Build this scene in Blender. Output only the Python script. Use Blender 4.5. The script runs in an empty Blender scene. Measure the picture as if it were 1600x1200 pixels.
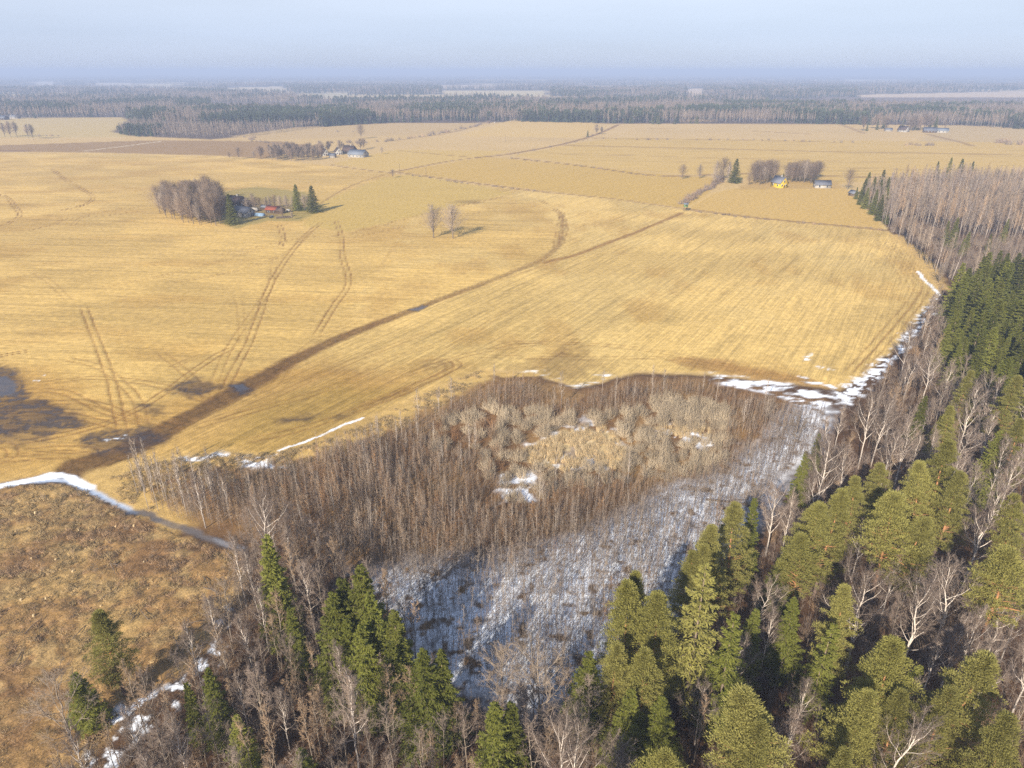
import bpy, math
import numpy as np

# ------------------------------------------------------------------ camera, sky, sun, exposure
scene = bpy.context.scene
COL = scene.collection
CAM_H, PITCH, FPX = 80.0, math.radians(24.69), 1066.0      # flying height, tilt below the horizon, focal length for 1600 px
cam = bpy.data.cameras.new('camera')
cam.sensor_width, cam.lens = 36.0, 36.0 * FPX / 1600.0
cam.clip_start, cam.clip_end = 1.0, 60000.0
camo = bpy.data.objects.new('camera', cam)
COL.objects.link(camo)
camo.location = (0, 0, CAM_H)
camo.rotation_euler = (math.radians(90) - PITCH, 0, 0)
scene.camera = camo

SUN_AZ, SUN_EL = math.radians(27 + 180), math.radians(29)   # compass angle of the sun (from +Y, clockwise), height
W = bpy.data.worlds.new('World')
scene.world = W
W.use_nodes = True
nt = W.node_tree
for n in list(nt.nodes):
    nt.nodes.remove(n)
wo = nt.nodes.new('ShaderNodeOutputWorld')
bg = nt.nodes.new('ShaderNodeBackground')
sky = nt.nodes.new('ShaderNodeTexSky')
sky.sky_type = 'NISHITA'
sky.sun_disc = False
sky.sun_elevation = SUN_EL
sky.sun_rotation = SUN_AZ
sky.altitude = 80
sky.air_density, sky.dust_density, sky.ozone_density = 1.0, 0.6, 3.0
bg.inputs['Strength'].default_value = 0.125
# thin high haze: a pale lilac blue veil, densest low down, the same all round
wtc = nt.nodes.new('ShaderNodeTexCoord')
wsx = nt.nodes.new('ShaderNodeSeparateXYZ')
wrp = nt.nodes.new('ShaderNodeValToRGB')
wrp.color_ramp.elements[0].position, wrp.color_ramp.elements[0].color = 0.0, (.92, .92, .92, 1)
wrp.color_ramp.elements[1].position, wrp.color_ramp.elements[1].color = 0.55, (.25, .25, .25, 1)
wvc = nt.nodes.new('ShaderNodeValToRGB')
wvc.color_ramp.elements[0].position, wvc.color_ramp.elements[0].color = 0.0, (.222, .258, .345, 1)
wvc.color_ramp.elements[1].position, wvc.color_ramp.elements[1].color = 0.11, (.325, .35, .412, 1)
e_ = wrp.color_ramp.elements.new(0.15)
e_.color = (.92, .92, .92, 1)
e_ = wvc.color_ramp.elements.new(0.04)
e_.color = (.245, .285, .380, 1)
wsc = nt.nodes.new('ShaderNodeVectorMath')
wsc.operation = 'SCALE'
wsc.inputs['Scale'].default_value = 7.9
wmx = nt.nodes.new('ShaderNodeMix')
wmx.data_type = 'RGBA'
nt.links.new(wtc.outputs['Generated'], wsx.inputs[0])
nt.links.new(wsx.outputs['Z'], wrp.inputs[0])
nt.links.new(wsx.outputs['Z'], wvc.inputs[0])
nt.links.new(wvc.outputs[0], wsc.inputs[0])
nt.links.new(wrp.outputs[0], wmx.inputs[0])
nt.links.new(sky.outputs['Color'], wmx.inputs[6])
wnz = nt.nodes.new('ShaderNodeTexNoise')          # faint unevenness of the veil
wnz.inputs['Scale'].default_value = 2.2
wnz.inputs['Detail'].default_value = 4
wmp = nt.nodes.new('ShaderNodeMapping')
wmp.inputs['Scale'].default_value = (1, 1, 9)
wmr = nt.nodes.new('ShaderNodeMapRange')
wmr.inputs['From Min'].default_value, wmr.inputs['From Max'].default_value = .25, .75
wmr.inputs['To Min'].default_value, wmr.inputs['To Max'].default_value = 7.35, 8.45
nt.links.new(wtc.outputs['Generated'], wmp.inputs[0])
nt.links.new(wmp.outputs[0], wnz.inputs['Vector'])
nt.links.new(wnz.outputs['Fac'], wmr.inputs['Value'])
nt.links.new(wmr.outputs[0], wsc.inputs['Scale'])
nt.links.new(wsc.outputs[0], wmx.inputs[7])
nt.links.new(wmx.outputs[2], bg.inputs['Color'])
nt.links.new(bg.outputs['Background'], wo.inputs['Surface'])

sl = bpy.data.lights.new('sun', 'SUN')
sl.energy, sl.angle, sl.color = 4.55, math.radians(0.6), (1.0, 0.93, 0.82)
so = bpy.data.objects.new('sun', sl)
COL.objects.link(so)
so.rotation_euler = (math.radians(90) - SUN_EL, 0, -SUN_AZ + math.pi)
so.location = (-60, -120, 150)

vs = scene.view_settings
scene.display_settings.display_device = 'sRGB'
vs.view_transform, vs.look, vs.exposure, vs.gamma = 'Standard', 'None', 1.18, 1.0
vs.use_curve_mapping = False
cy = scene.cycles
cy.max_bounces, cy.diffuse_bounces, cy.glossy_bounces, cy.transmission_bounces = 4, 2, 2, 2
cy.volume_bounces, cy.transparent_max_bounces = 0, 4
cy.use_denoising = False
cy.caustics_reflective = cy.caustics_refractive = False

# ------------------------------------------------------------------ helpers
RNG = np.random.default_rng(11)
CP, SP = math.cos(PITCH), math.sin(PITCH)


def at(px, py, z=0.0):
    """ground point (or point at height z) seen at a pixel of the 1600 x 1200 photograph"""
    cx, cyy = (px - 800) / FPX, (600 - py) / FPX
    dx, dy, dz = cx, CP + cyy * SP, -SP + cyy * CP
    t = (z - CAM_H) / dz
    return dx * t, dy * t


def pix(x, y, z=0.0):
    x, y = np.asarray(x, float), np.asarray(y, float)
    dep = y * CP + (CAM_H - z) * SP
    up = y * SP - (CAM_H - z) * CP
    return 800 + FPX * x / dep, 600 - FPX * up / dep


def world(pts):
    return np.array([at(*p) for p in pts])


def _hash(ix, iy, s):
    h = (ix.astype(np.int64) * 374761393 + iy.astype(np.int64) * 668265263 + s * 974634777) & 0x7fffffff
    h = ((h ^ (h >> 13)) * 1274126177) & 0x7fffffff
    return ((h ^ (h >> 16)) & 0xffff) / 65535.0


def vnoise(x, y, s=0):
    ix, iy = np.floor(x), np.floor(y)
    fx, fy = x - ix, y - iy
    fx, fy = fx * fx * (3 - 2 * fx), fy * fy * (3 - 2 * fy)
    a, b = _hash(ix, iy, s), _hash(ix + 1, iy, s)
    c, d = _hash(ix, iy + 1, s), _hash(ix + 1, iy + 1, s)
    return (a + (b - a) * fx) * (1 - fy) + (c + (d - c) * fx) * fy


def fbm(x, y, s=0, o=4):
    v, a, t = 0.0, 1.0, 0.0
    for k in range(o):
        v = v + a * vnoise(x, y, s + k * 17)
        t += a
        x, y, a = x * 2.03 + 5.1, y * 2.03 - 3.7, a * 0.5
    return v / t


def seg_dist(X, Y, A, B):
    d = B - A
    L = (d @ d) + 1e-9
    t = np.clip(((X - A[0]) * d[0] + (Y - A[1]) * d[1]) / L, 0, 1)
    return np.hypot(X - A[0] - t * d[0], Y - A[1] - t * d[1])


def inside(X, Y, P):
    r = np.zeros(np.shape(X), bool)
    n = len(P)
    for i in range(n):
        (x0, y0), (x1, y1) = P[i], P[(i + 1) % n]
        if y0 != y1:
            c = (Y > min(y0, y1)) & (Y <= max(y0, y1))
            r ^= c & (X < x0 + (Y - y0) * (x1 - x0) / (y1 - y0))
    return r


def sd_poly(X, Y, P):
    d = np.full(np.shape(X), 1e9)
    for i in range(len(P)):
        d = np.minimum(d, seg_dist(X, Y, P[i], P[(i + 1) % len(P)]))
    return np.where(inside(X, Y, P), -d, d)


def smooth(a, b, x):
    t = np.clip((x - a) / (b - a), 0, 1)
    return t * t * (3 - 2 * t)


def A(r, g, b, k=0.55):
    """surface colour from a sunlit appearance (sRGB 0-255)"""
    c = np.array([r, g, b]) / 255.0
    c = np.where(c <= 0.04045, c / 12.92, ((c + 0.055) / 1.055) ** 2.4)
    return c * k


# ---- mesh building
class MB:
    def __init__(self):
        self.V, self.T, self.M, self.n = [], [], [], 0

    def add(self, v, t, m=0):
        v, t = np.asarray(v, np.float32).reshape(-1, 3), np.asarray(t, np.int64).reshape(-1, 3)
        self.V.append(v)
        self.T.append(t + self.n)
        self.M.append(np.full(len(t), m, np.int32))
        self.n += len(v)
        return self

    def merge(self, o, m):
        self.V += o.V
        self.T += [t + self.n for t in o.T]
        self.M += [np.full(len(t), m, np.int32) for t in o.T]
        self.n += o.n
        return self

    def box(self, lo, hi, m=0):
        (a, b, c), (d, e, f) = lo, hi
        v = [(a, b, c), (d, b, c), (d, e, c), (a, e, c), (a, b, f), (d, b, f), (d, e, f), (a, e, f)]
        q = [(0, 3, 2, 1), (4, 5, 6, 7), (0, 1, 5, 4), (1, 2, 6, 5), (2, 3, 7, 6), (3, 0, 4, 7)]
        t = []
        for w in q:
            t += [(w[0], w[1], w[2]), (w[0], w[2], w[3])]
        return self.add(v, t, m)

    def cones(self, P0, P1, r, m=0):
        P0, P1 = np.asarray(P0, float).reshape(-1, 3), np.asarray(P1, float).reshape(-1, 3)
        n = len(P0)
        r = np.broadcast_to(np.asarray(r, float), (n,))
        D = P1 - P0
        D = D / (np.linalg.norm(D, axis=1, keepdims=True) + 1e-9)
        ref = np.where(np.abs(D[:, 2:3]) > .9, [[1., 0, 0]], [[0, 0, 1.]])
        a = np.cross(D, ref)
        a /= np.linalg.norm(a, axis=1, keepdims=True)
        b = np.cross(D, a)
        vs_ = [P0 + r[:, None] * (math.cos(k) * a + math.sin(k) * b) for k in (0, 2.094, 4.189)] + [P1]
        v = np.stack(vs_, 1).reshape(-1, 3)
        i = np.arange(n)[:, None] * 4
        t = np.concatenate([i + np.array([[0, 1, 3]]), i + np.array([[1, 2, 3]]), i + np.array([[2, 0, 3]])], 0)
        return self.add(v, t, m)

    def leaves(self, P, D, N, L, Wd, m=0):
        n = len(P)
        S = np.cross(D, N)
        S /= np.linalg.norm(S, axis=1, keepdims=True) + 1e-9
        D = D / (np.linalg.norm(D, axis=1, keepdims=True) + 1e-9)
        h = S * (np.broadcast_to(Wd, (n,)) / 2)[:, None]
        v = np.stack([P - h, P + h, P + D * np.broadcast_to(L, (n,))[:, None]], 1).reshape(-1, 3)
        return self.add(v, np.arange(n * 3).reshape(-1, 3), m)

    def tube(self, P, R, sides=6, m=0):
        P = np.asarray(P, float)
        k = len(P)
        v = []
        for i in range(k):
            d = P[min(i + 1, k - 1)] - P[max(i - 1, 0)]
            d /= np.linalg.norm(d) + 1e-9
            a = np.cross(d, [1, 0, 0] if abs(d[0]) < .9 else [0, 1, 0])
            a /= np.linalg.norm(a)
            b = np.cross(d, a)
            for s in range(sides):
                w = 2 * math.pi * s / sides
                v.append(P[i] + R[i] * (math.cos(w) * a + math.sin(w) * b))
        t = []
        for i in range(k - 1):
            for s in range(sides):
                p, q = i * sides + s, i * sides + (s + 1) % sides
                t += [(p, q, q + sides), (p, q + sides, p + sides)]
        return self.add(v, t, m)

    def mesh(self, name, mats, smooth_=False):
        me = bpy.data.meshes.new(name)
        V = np.concatenate(self.V) if self.V else np.zeros((0, 3), np.float32)
        T = np.concatenate(self.T) if self.T else np.zeros((0, 3), np.int64)
        me.vertices.add(len(V))
        me.vertices.foreach_set('co', V.astype(np.float32).ravel())
        me.loops.add(len(T) * 3)
        me.loops.foreach_set('vertex_index', T.astype(np.int32).ravel())
        me.polygons.add(len(T))
        me.polygons.foreach_set('loop_start', np.arange(0, len(T) * 3, 3, dtype=np.int32))
        me.polygons.foreach_set('material_index', np.concatenate(self.M))
        if smooth_:
            me.polygons.foreach_set('use_smooth', np.ones(len(T), bool))
        for mt in (mats if isinstance(mats, (list, tuple)) else [mats]):
            me.materials.append(mt)
        me.update(calc_edges=True)
        return me


def link(name, me, parent=None):
    o = bpy.data.objects.new(name, me)
    COL.objects.link(o)
    if parent is not None:
        o.parent = parent
    return o


def tag(o, label=None, cat=None, group=None, kind=None):
    for k, v in (('label', label), ('category', cat), ('group', group), ('kind', kind)):
        if v:
            o[k] = v
    return o


# ---- materials
def mat(name):
    m = bpy.data.materials.new(name)
    m.use_nodes = True
    t = m.node_tree
    b = next(n for n in t.nodes if n.type == 'BSDF_PRINCIPLED')
    b.inputs['Specular IOR Level'].default_value = 0.15
    b.inputs['Roughness'].default_value = 0.85
    return m, t, b


def N(t, kind, **kw):
    n = t.nodes.new(kind)
    for k, v in kw.items():
        setattr(n, k, v)
    return n


def simple(name, c0, c1, scale=3.0, var=0.35, rough=0.85, spec=0.15, trans=0.0, coord='Object'):
    """two tones mixed by noise, with a per-object random shift in brightness and tone"""
    m, t, b = mat(name)
    b.inputs['Roughness'].default_value = rough
    b.inputs['Specular IOR Level'].default_value = spec
    tc = N(t, 'ShaderNodeTexCoord')
    nz = N(t, 'ShaderNodeTexNoise')
    nz.inputs['Scale'].default_value = scale
    nz.inputs['Detail'].default_value = 3
    t.links.new(tc.outputs[coord], nz.inputs['Vector'])
    oi = N(t, 'ShaderNodeObjectInfo')
    ad = N(t, 'ShaderNodeMath', operation='MULTIPLY_ADD')
    ad.inputs[1].default_value = 0.6
    t.links.new(oi.outputs['Random'], ad.inputs[0])
    sub = N(t, 'ShaderNodeMath', operation='SUBTRACT')
    sub.inputs[1].default_value = 0.3
    t.links.new(nz.outputs['Fac'], sub.inputs[0])
    t.links.new(sub.outputs[0], ad.inputs[2])
    mx = N(t, 'ShaderNodeMix', data_type='RGBA')
    mx.inputs[6].default_value = (*c0, 1)
    mx.inputs[7].default_value = (*c1, 1)
    t.links.new(ad.outputs[0], mx.inputs[0])
    hv = N(t, 'ShaderNodeHueSaturation')
    vm = N(t, 'ShaderNodeMapRange')
    vm.inputs['To Min'].default_value = 1 - var
    vm.inputs['To Max'].default_value = 1 + var
    wn = N(t, 'ShaderNodeTexWhiteNoise', noise_dimensions='1D')
    t.links.new(oi.outputs['Random'], wn.inputs['W'])
    t.links.new(wn.outputs['Value'], vm.inputs['Value'])
    t.links.new(vm.outputs[0], hv.inputs['Value'])
    t.links.new(mx.outputs[2], hv.inputs['Color'])
    t.links.new(hv.outputs[0], b.inputs['Base Color'])
    if trans > 0:
        tr = N(t, 'ShaderNodeBsdfTranslucent')
        t.links.new(hv.outputs[0], tr.inputs['Color'])
        ms = N(t, 'ShaderNodeMixShader')
        ms.inputs[0].default_value = trans
        out = next(n for n in t.nodes if n.type == 'OUTPUT_MATERIAL')
        t.links.new(b.outputs[0], ms.inputs[1])
        t.links.new(tr.outputs[0], ms.inputs[2])
        t.links.new(ms.outputs[0], out.inputs['Surface'])
    return m


def bark(name, low, high, z0, z1, band=None):
    """bark whose own colour changes up the stem; band adds dark birch marks"""
    m, t, b = mat(name)
    tc = N(t, 'ShaderNodeTexCoord')
    sx = N(t, 'ShaderNodeSeparateXYZ')
    t.links.new(tc.outputs['Object'], sx.inputs[0])
    mr = N(t, 'ShaderNodeMapRange')
    mr.inputs['From Min'].default_value, mr.inputs['From Max'].default_value = z0, z1
    t.links.new(sx.outputs['Z'], mr.inputs['Value'])
    mx = N(t, 'ShaderNodeMix', data_type='RGBA')
    mx.inputs[6].default_value = (*low, 1)
    mx.inputs[7].default_value = (*high, 1)
    t.links.new(mr.outputs[0], mx.inputs[0])
    nz = N(t, 'ShaderNodeTexNoise')
    nz.inputs['Scale'].default_value = 3.0
    mp = N(t, 'ShaderNodeMapping')
    mp.inputs['Scale'].default_value = (1, 1, 2.5)
    t.links.new(tc.outputs['Object'], mp.inputs[0])
    t.links.new(mp.outputs[0], nz.inputs['Vector'])
    rp = N(t, 'ShaderNodeMapRange')
    rp.inputs['From Min'].default_value, rp.inputs['From Max'].default_value = (.55, .68) if band is not None else (.3, .9)
    rp.inputs['To Max'].default_value = 0.8 if band is not None else 0.5
    t.links.new(nz.outputs['Fac'], rp.inputs['Value'])
    m2 = N(t, 'ShaderNodeMix', data_type='RGBA')
    m2.inputs[7].default_value = (*(band if band is not None else np.array(low) * .5), 1)
    t.links.new(rp.outputs[0], m2.inputs[0])
    t.links.new(mx.outputs[2], m2.inputs[6])
    t.links.new(m2.outputs[2], b.inputs['Base Color'])
    return m


M_SPRUCE = simple('spruce_needles', (.108, .116, .018), (.210, .205, .038), 1.3, .28, .75, .2, .38)
M_PINE = simple('pine_needles', (.195, .178, .042), (.315, .278, .080), 1.0, .2, .75, .2, .38)
M_FARCON = simple('far_needles', (.042, .052, .026), (.078, .088, .036), .3, .35, .85, .1, .1)
M_TWIG_P = simple('birch_twigs', (.145, .106, .080), (.245, .185, .140), .6, .25)
M_TWIG_G = simple('grey_twigs', (.18, .135, .095), (.30, .23, .165), .6, .25)
M_TWIG_B = simple('brown_twigs', (.20, .132, .078), (.33, .222, .132), .6, .25)
M_TWIG_D = simple('dark_twigs', (.125, .085, .054), (.215, .150, .096), .6, .25)
M_WILLOW = simple('willow_twigs', (.29, .22, .14), (.42, .33, .215), .5, .2)
M_RUST = simple('rusty_twigs', (.19, .098, .045), (.27, .15, .065), .5, .25)
M_REED = simple('reed_straw', (.62, .45, .23), (.80, .62, .36), .5, .2, .8, .15, .4)
M_STRAW = simple('tussock_straw', (.34, .24, .11), (.52, .37, .19), .5, .3, .8, .15, .3)
M_HEATH = simple('heath_stalks', (.20, .128, .072), (.33, .215, .118), .5, .35)
M_FARTWIG = simple('far_twigs', (.12, .088, .060), (.23, .17, .115), .3, .35)
M_BIRCH = bark('birch_bark', (.24, .20, .165), (.58, .49, .40), 1.0, 9.0, (.12, .095, .08))
M_ALDER = bark('alder_bark', (.15, .115, .085), (.29, .23, .17), .5, 8.0)
M_SPBARK = bark('spruce_bark', (.13, .10, .08), (.27, .20, .13), 2, 18)
M_PIBARK = bark('pine_bark', (.16, .11, .08), (.42, .20, .085), 5, 11)

# ------------------------------------------------------------------ ground: one fan-shaped sheet to the horizon
rows = np.concatenate([np.arange(1500, 700, -2.2), np.arange(700, 240, -1.7), np.arange(240, 114.2, -1.1)])
ang = PITCH + np.arctan((rows - 600) / FPX)
DIST = CAM_H / np.tan(ang)
U = np.linspace(-1.32, 1.32, 760)
depth = DIST * CP + CAM_H * SP
GX = (U[None, :] * (800 / FPX) * depth[:, None])
GY = np.repeat(DIST[:, None], len(U), 1)
FOOT = np.repeat((depth / FPX * 1.6)[:, None], len(U), 1)        # size of a cell across
nr, nc = GX.shape
X, Y, FT = GX.ravel(), GY.ravel(), FOOT.ravel()
FTY = np.repeat(np.abs(np.gradient(DIST))[:, None], nc, 1).ravel()
# warped coordinates give every edge an uneven outline
WX = X + (fbm(X / 6, Y / 6, 3) - .5) * 5 + (vnoise(X / 1.3, Y / 1.3, 5) - .5) * 1.2
WY = Y + (fbm(X / 6, Y / 6, 9) - .5) * 5 + (vnoise(X / 1.3, Y / 1.3, 7) - .5) * 1.2
C = np.zeros((len(X), 3))
WET = np.zeros(len(X))
SA, SB = np.zeros(len(X)), np.zeros(len(X))
RGH = np.zeros(len(X))
RUT = np.zeros(len(X))
CLS = np.zeros(len(X), np.int8)
NAMES = ['far_land', 'stubble_field', 'meadow', 'ploughed_field', 'clearing_ground', 'marsh_ground', 'forest_floor', 'muddy_track', 'frozen_ditch', 'farm_yard']
LARGE = fbm(X / 70, Y / 70, 21)
MID = fbm(X / 14, Y / 14, 22)


def sel(P, marg):
    lo, hi = P.min(0) - marg, P.max(0) + marg
    return np.nonzero((X > lo[0]) & (X < hi[0]) & (Y > lo[1]) & (Y < hi[1]))[0]


def poly(pts, soft=1.0, warp=1.0, wpts=None):
    P = world(pts) if wpts is None else wpts
    i = sel(P, 30)
    x, y = X[i] + (WX[i] - X[i]) * warp, Y[i] + (WY[i] - Y[i]) * warp
    d = sd_poly(x, y, P)
    s = np.maximum(soft, FT[i] * .7)
    return i, smooth(s, -s, d)


def curve(pts, n=6):
    P = np.asarray(pts, float)
    Q = np.vstack([2 * P[0] - P[1], P, 2 * P[-1] - P[-2]])
    out = []
    for k in range(1, len(Q) - 2):
        for u in np.arange(n) / n:
            a, b, c, d = Q[k - 1], Q[k], Q[k + 1], Q[k + 2]
            out.append(.5 * (2 * b + (c - a) * u + (2 * a - 5 * b + 4 * c - d) * u * u + (3 * b - a - 3 * c + d) * u ** 3))
    out.append(P[-1])
    return np.array(out)


def line_field(pts, width, warp=.5, smooth_line=True):
    P = world(pts)
    if smooth_line and len(P) > 2:
        P = curve(P)
    i = sel(P, width * 2 + 8)
    x, y = X[i] + (WX[i] - X[i]) * warp, Y[i] + (WY[i] - Y[i]) * warp
    d = np.full(len(i), 1e9)
    sg = np.zeros(len(i))
    al = np.zeros(len(i))
    run = 0.0
    for a, b in zip(P[:-1], P[1:]):
        dd = seg_dist(x, y, a, b)
        cr = (b[0] - a[0]) * (y - a[1]) - (b[1] - a[1]) * (x - a[0])
        L = np.hypot(*(b - a))
        tt = np.clip(((x - a[0]) * (b[0] - a[0]) + (y - a[1]) * (b[1] - a[1])) / L ** 2, 0, 1)
        k = dd < d
        d = np.where(k, dd, d)
        sg = np.where(k, np.sign(cr) * dd, sg)
        al = np.where(k, run + tt * L, al)
        run += L
    return i, d, sg, al / max(run, 1e-6)


def put(i, m, col, cls=None, wet=None, sa=None, sb=None, rgh=None):
    m = np.clip(m, 0, 1)
    C[i] = C[i] * (1 - m[:, None]) + np.asarray(col) * m[:, None]
    if cls is not None:
        CLS[i[m > .5]] = cls
    for arr, v in ((WET, wet), (SA, sa), (SB, sb), (RGH, rgh)):
        if v is not None:
            arr[i] = arr[i] * (1 - m) + v * m


def line(pts, width, col, k=1.0, cls=None, wet=None, warp=.4, broken=0.0, seed=0):
    i, d, sg, al = line_field(pts, width, warp)
    hw = width / 2
    s = np.maximum(hw * .5, FT[i] * .6)
    m = smooth(hw + s, hw - s, d) * np.minimum(1, width / (FT[i] * 1.0 + 1e-6) + .35)
    if broken > 0:
        m = m * smooth(broken - .18, broken + .18, fbm(X[i] / 5, Y[i] / 5, 40 + seed, 3) + .18)
    put(i, m * k, col, cls, wet)


def rut(pts, col, k=.6, gap=2.1, w=.55, seed=0):
    """a pair of wheel ruts"""
    i, d, sg, al = line_field(pts, 5, .12)
    s = np.maximum(w * .6, FT[i] * .55)
    m = np.exp(-((np.abs(sg) - gap / 2) / s) ** 2) * np.minimum(1, w * 1.6 / FT[i] + .12)
    m = m * (.45 + .75 * fbm(X[i] / 7, Y[i] / 7, 60 + seed, 2)) * smooth(0, .05, al) * smooth(1, .95, al)
    put(i, m * k, col)
    RUT[i] = np.maximum(RUT[i], m * k)


ALL = np.arange(len(X))
# far land and woods first
woods = A(112, 92, 74)
C[:] = A(126, 108, 86)[None] * (.85 + .3 * fbm(X / 300, Y / 300, 2))[:, None]
# belts of pale fields between the far woods
belt = smooth(.54, .60, fbm(X / 1100, Y / 300, 31, 3))
put(ALL, belt * (Y > 2150) * .85, A(216, 190, 142))
put(ALL, smooth(.575, .61, fbm(X / 420, Y / 240, 33, 3)) * (Y > 1500) * (Y <= 2900) * .85, A(216, 188, 136))
# everything nearer than the first far wood is farmland
put(ALL, (Y < at(800, 190.6)[1]).astype(float), A(222, 186, 122), 2)
C *= (.93 + .14 * LARGE)[:, None]
i, m = poly([(-520, 152), (2200, 152), (2200, 205), (1330, 194), (960, 193), (780, 191), (600, 195), (450, 207), (330, 218), (200, 212), (-520, 190)], 8, 2)
put(i, m, woods, 0)
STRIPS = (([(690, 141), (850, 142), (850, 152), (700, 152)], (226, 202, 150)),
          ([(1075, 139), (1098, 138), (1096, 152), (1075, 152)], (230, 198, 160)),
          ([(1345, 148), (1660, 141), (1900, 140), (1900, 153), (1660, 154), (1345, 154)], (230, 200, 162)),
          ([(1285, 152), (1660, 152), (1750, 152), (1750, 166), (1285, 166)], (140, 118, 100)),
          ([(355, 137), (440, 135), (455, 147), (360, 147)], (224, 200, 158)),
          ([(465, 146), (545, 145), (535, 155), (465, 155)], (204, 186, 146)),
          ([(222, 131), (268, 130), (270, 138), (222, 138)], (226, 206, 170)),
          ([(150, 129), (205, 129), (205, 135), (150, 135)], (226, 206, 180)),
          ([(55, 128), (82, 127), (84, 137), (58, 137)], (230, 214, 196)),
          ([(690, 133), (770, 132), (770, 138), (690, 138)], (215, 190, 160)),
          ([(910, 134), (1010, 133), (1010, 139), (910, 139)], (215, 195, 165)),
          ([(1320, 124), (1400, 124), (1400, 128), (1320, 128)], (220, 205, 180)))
for P_, c_ in (([(-300, 185), (190, 183), (200, 188), (175, 206), (215, 214), (-300, 218)], (216, 186, 122)),
               ([(1480, 195), (1640, 200), (2200, 210), (2200, 260), (1400, 240)], (212, 180, 124)),
               ([(360, 213), (460, 199), (620, 192), (760, 192), (720, 206), (600, 212), (420, 219)], (212, 178, 120))):
    i, m = poly(P_, 6, 1.5)
    put(i, m, A(*c_), 2)
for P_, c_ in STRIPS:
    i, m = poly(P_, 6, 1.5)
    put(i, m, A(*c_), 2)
# sandy patch by the spruces at the far wood's edge
i, m = poly([(1060, 182), (1115, 178), (1120, 190), (1065, 191)], 5, 2)
put(i, m * .8, A(205, 165, 105), 2)
# mid-distance fields
i, m = poly([(715, 212), (800, 187), (930, 190), (925, 205), (905, 216)], 3, 1)
put(i, m, A(228, 190, 116), 2)
i, m = poly([(800, 243), (905, 223), (960, 215), (1700, 224), (1800, 255), (1620, 258), (1330, 285), (1270, 292), (1130, 275), (1060, 272), (900, 257)], 3, 1)
put(i, m, A(222, 184, 106), 2, sb=.8)
i, m = poly([(620, 268), (760, 245), (900, 258), (1060, 274), (1130, 278), (1110, 300), (1075, 325), (940, 308), (820, 295)], 2, .6)
put(i, m, A(217, 178, 96), 2, sa=.3)
i, m = poly([(520, 256), (570, 243), (620, 234), (800, 236), (745, 247), (600, 268)], 2, .6)
put(i, m, A(222, 185, 106), 2, sa=.2)
i, m = poly([(0, 227), (180, 221), (250, 219), (440, 221), (500, 230), (410, 248), (340, 243), (140, 238), (-300, 236), (-300, 226)], 3, 1)
put(i, m * .92, A(172, 136, 88), 3, sb=.6)
line([(130, 236), (190, 229), (250, 221)], 5, A(228, 205, 170), .9)
line([(-200, 219), (60, 217), (210, 214)], 8, A(232, 200, 140), .8)
line([(-60, 238), (0, 236), (40, 236)], 10, A(150, 115, 90), .8)
# the great stubble field
MAIN = [(-600, 770), (0, 752), (60, 741), (130, 738), (215, 722), (300, 706), (440, 705), (560, 658), (650, 618), (750, 575), (830, 580),
        (900, 603), (1000, 580), (1100, 582), (1200, 592), (1308, 607), (1345, 585), (1392, 540), (1436, 488), (1464, 455), (1440, 412),
        (1398, 370), (1385, 360), (1250, 348), (1075, 329), (950, 310), (850, 302), (620, 272), (540, 262), (430, 250), (340, 244), (140, 239), (-600, 237)]
i, m = poly(MAIN, .8, .5)
put(i, m, A(231, 194, 120), 1, sa=.9)
WORLD_TRACK = [(120, 730), (200, 702), (280, 660), (330, 634), (400, 596), (480, 551), (560, 516), (650, 483), (720, 456), (800, 425), (850, 403), (872, 383), (880, 355), (877, 333)]
# left of the track the drill rows run the other way
left = world([(-600, 780), (130, 730), (280, 660), (400, 596), (560, 516), (720, 456), (850, 403), (878, 372), (862, 330), (790, 302), (620, 272), (430, 250), (-600, 235)])
i, m = poly(None, 4, .5, wpts=left)
m = m * (CLS[i] == 1)
put(i, m, A(228, 189, 113), None, sa=.15, sb=.85)
tone = smooth(.38, .66, fbm(X / 40, Y / 26, 71))
k1 = CLS == 1
C[k1] *= (.90 + .20 * tone[k1])[:, None] * np.array([1, .99, .94])
# paler washed patches, browner hollows
i = np.nonzero(k1 & (X > -60))[0]
put(i, .35 * smooth(.5, .7, fbm(X[i] / 30 + 9, Y[i] / 45, 72)), A(234, 200, 128))
put(i, .40 * smooth(.56, .74, fbm(X[i] / 16, Y[i] / 30 + 4, 73)), A(196, 152, 80))
i = np.nonzero(k1 & (X <= -30))[0]
put(i, .35 * smooth(.52, .72, fbm(X[i] / 35, Y[i] / 18 + 7, 74)), A(192, 146, 72))
put(i, .30 * smooth(.5, .7, fbm(X[i] / 50 + 3, Y[i] / 22, 75)), A(232, 192, 116))
# browner near the wet low end
i, m = poly([(-300, 800), (-300, 560), (60, 575), (200, 640), (330, 600), (500, 560), (640, 590), (720, 570), (560, 665), (440, 712), (200, 735), (0, 760)], 9, 2)
put(i, m * .5, A(182, 134, 62))
i, m = poly([(380, 640), (520, 600), (640, 610), (560, 655), (440, 700), (330, 690)], 7, 2)
put(i, m * .55, A(168, 138, 66))
# greener meadow south-east of the farm, and the field before the yellow house
i, m = poly([(490, 318), (600, 277), (640, 272), (760, 293), (800, 302), (730, 318), (620, 345), (540, 362), (470, 352)], 3, 1)
put(i, m * .85, A(214, 180, 98), 2, sa=.2, sb=.1)
i, m = poly([(1074, 326), (1110, 303), (1150, 294), (1325, 294), (1386, 358), (1250, 347)], 1.5, .5)
put(i, m, A(221, 181, 102), 2, sa=.15)
line([(1074, 326), (1110, 304), (1150, 293)], 3, A(230, 192, 120), .6)
line([(1325, 294), (1386, 358)], 3, A(236, 204, 138), .7)
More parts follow.
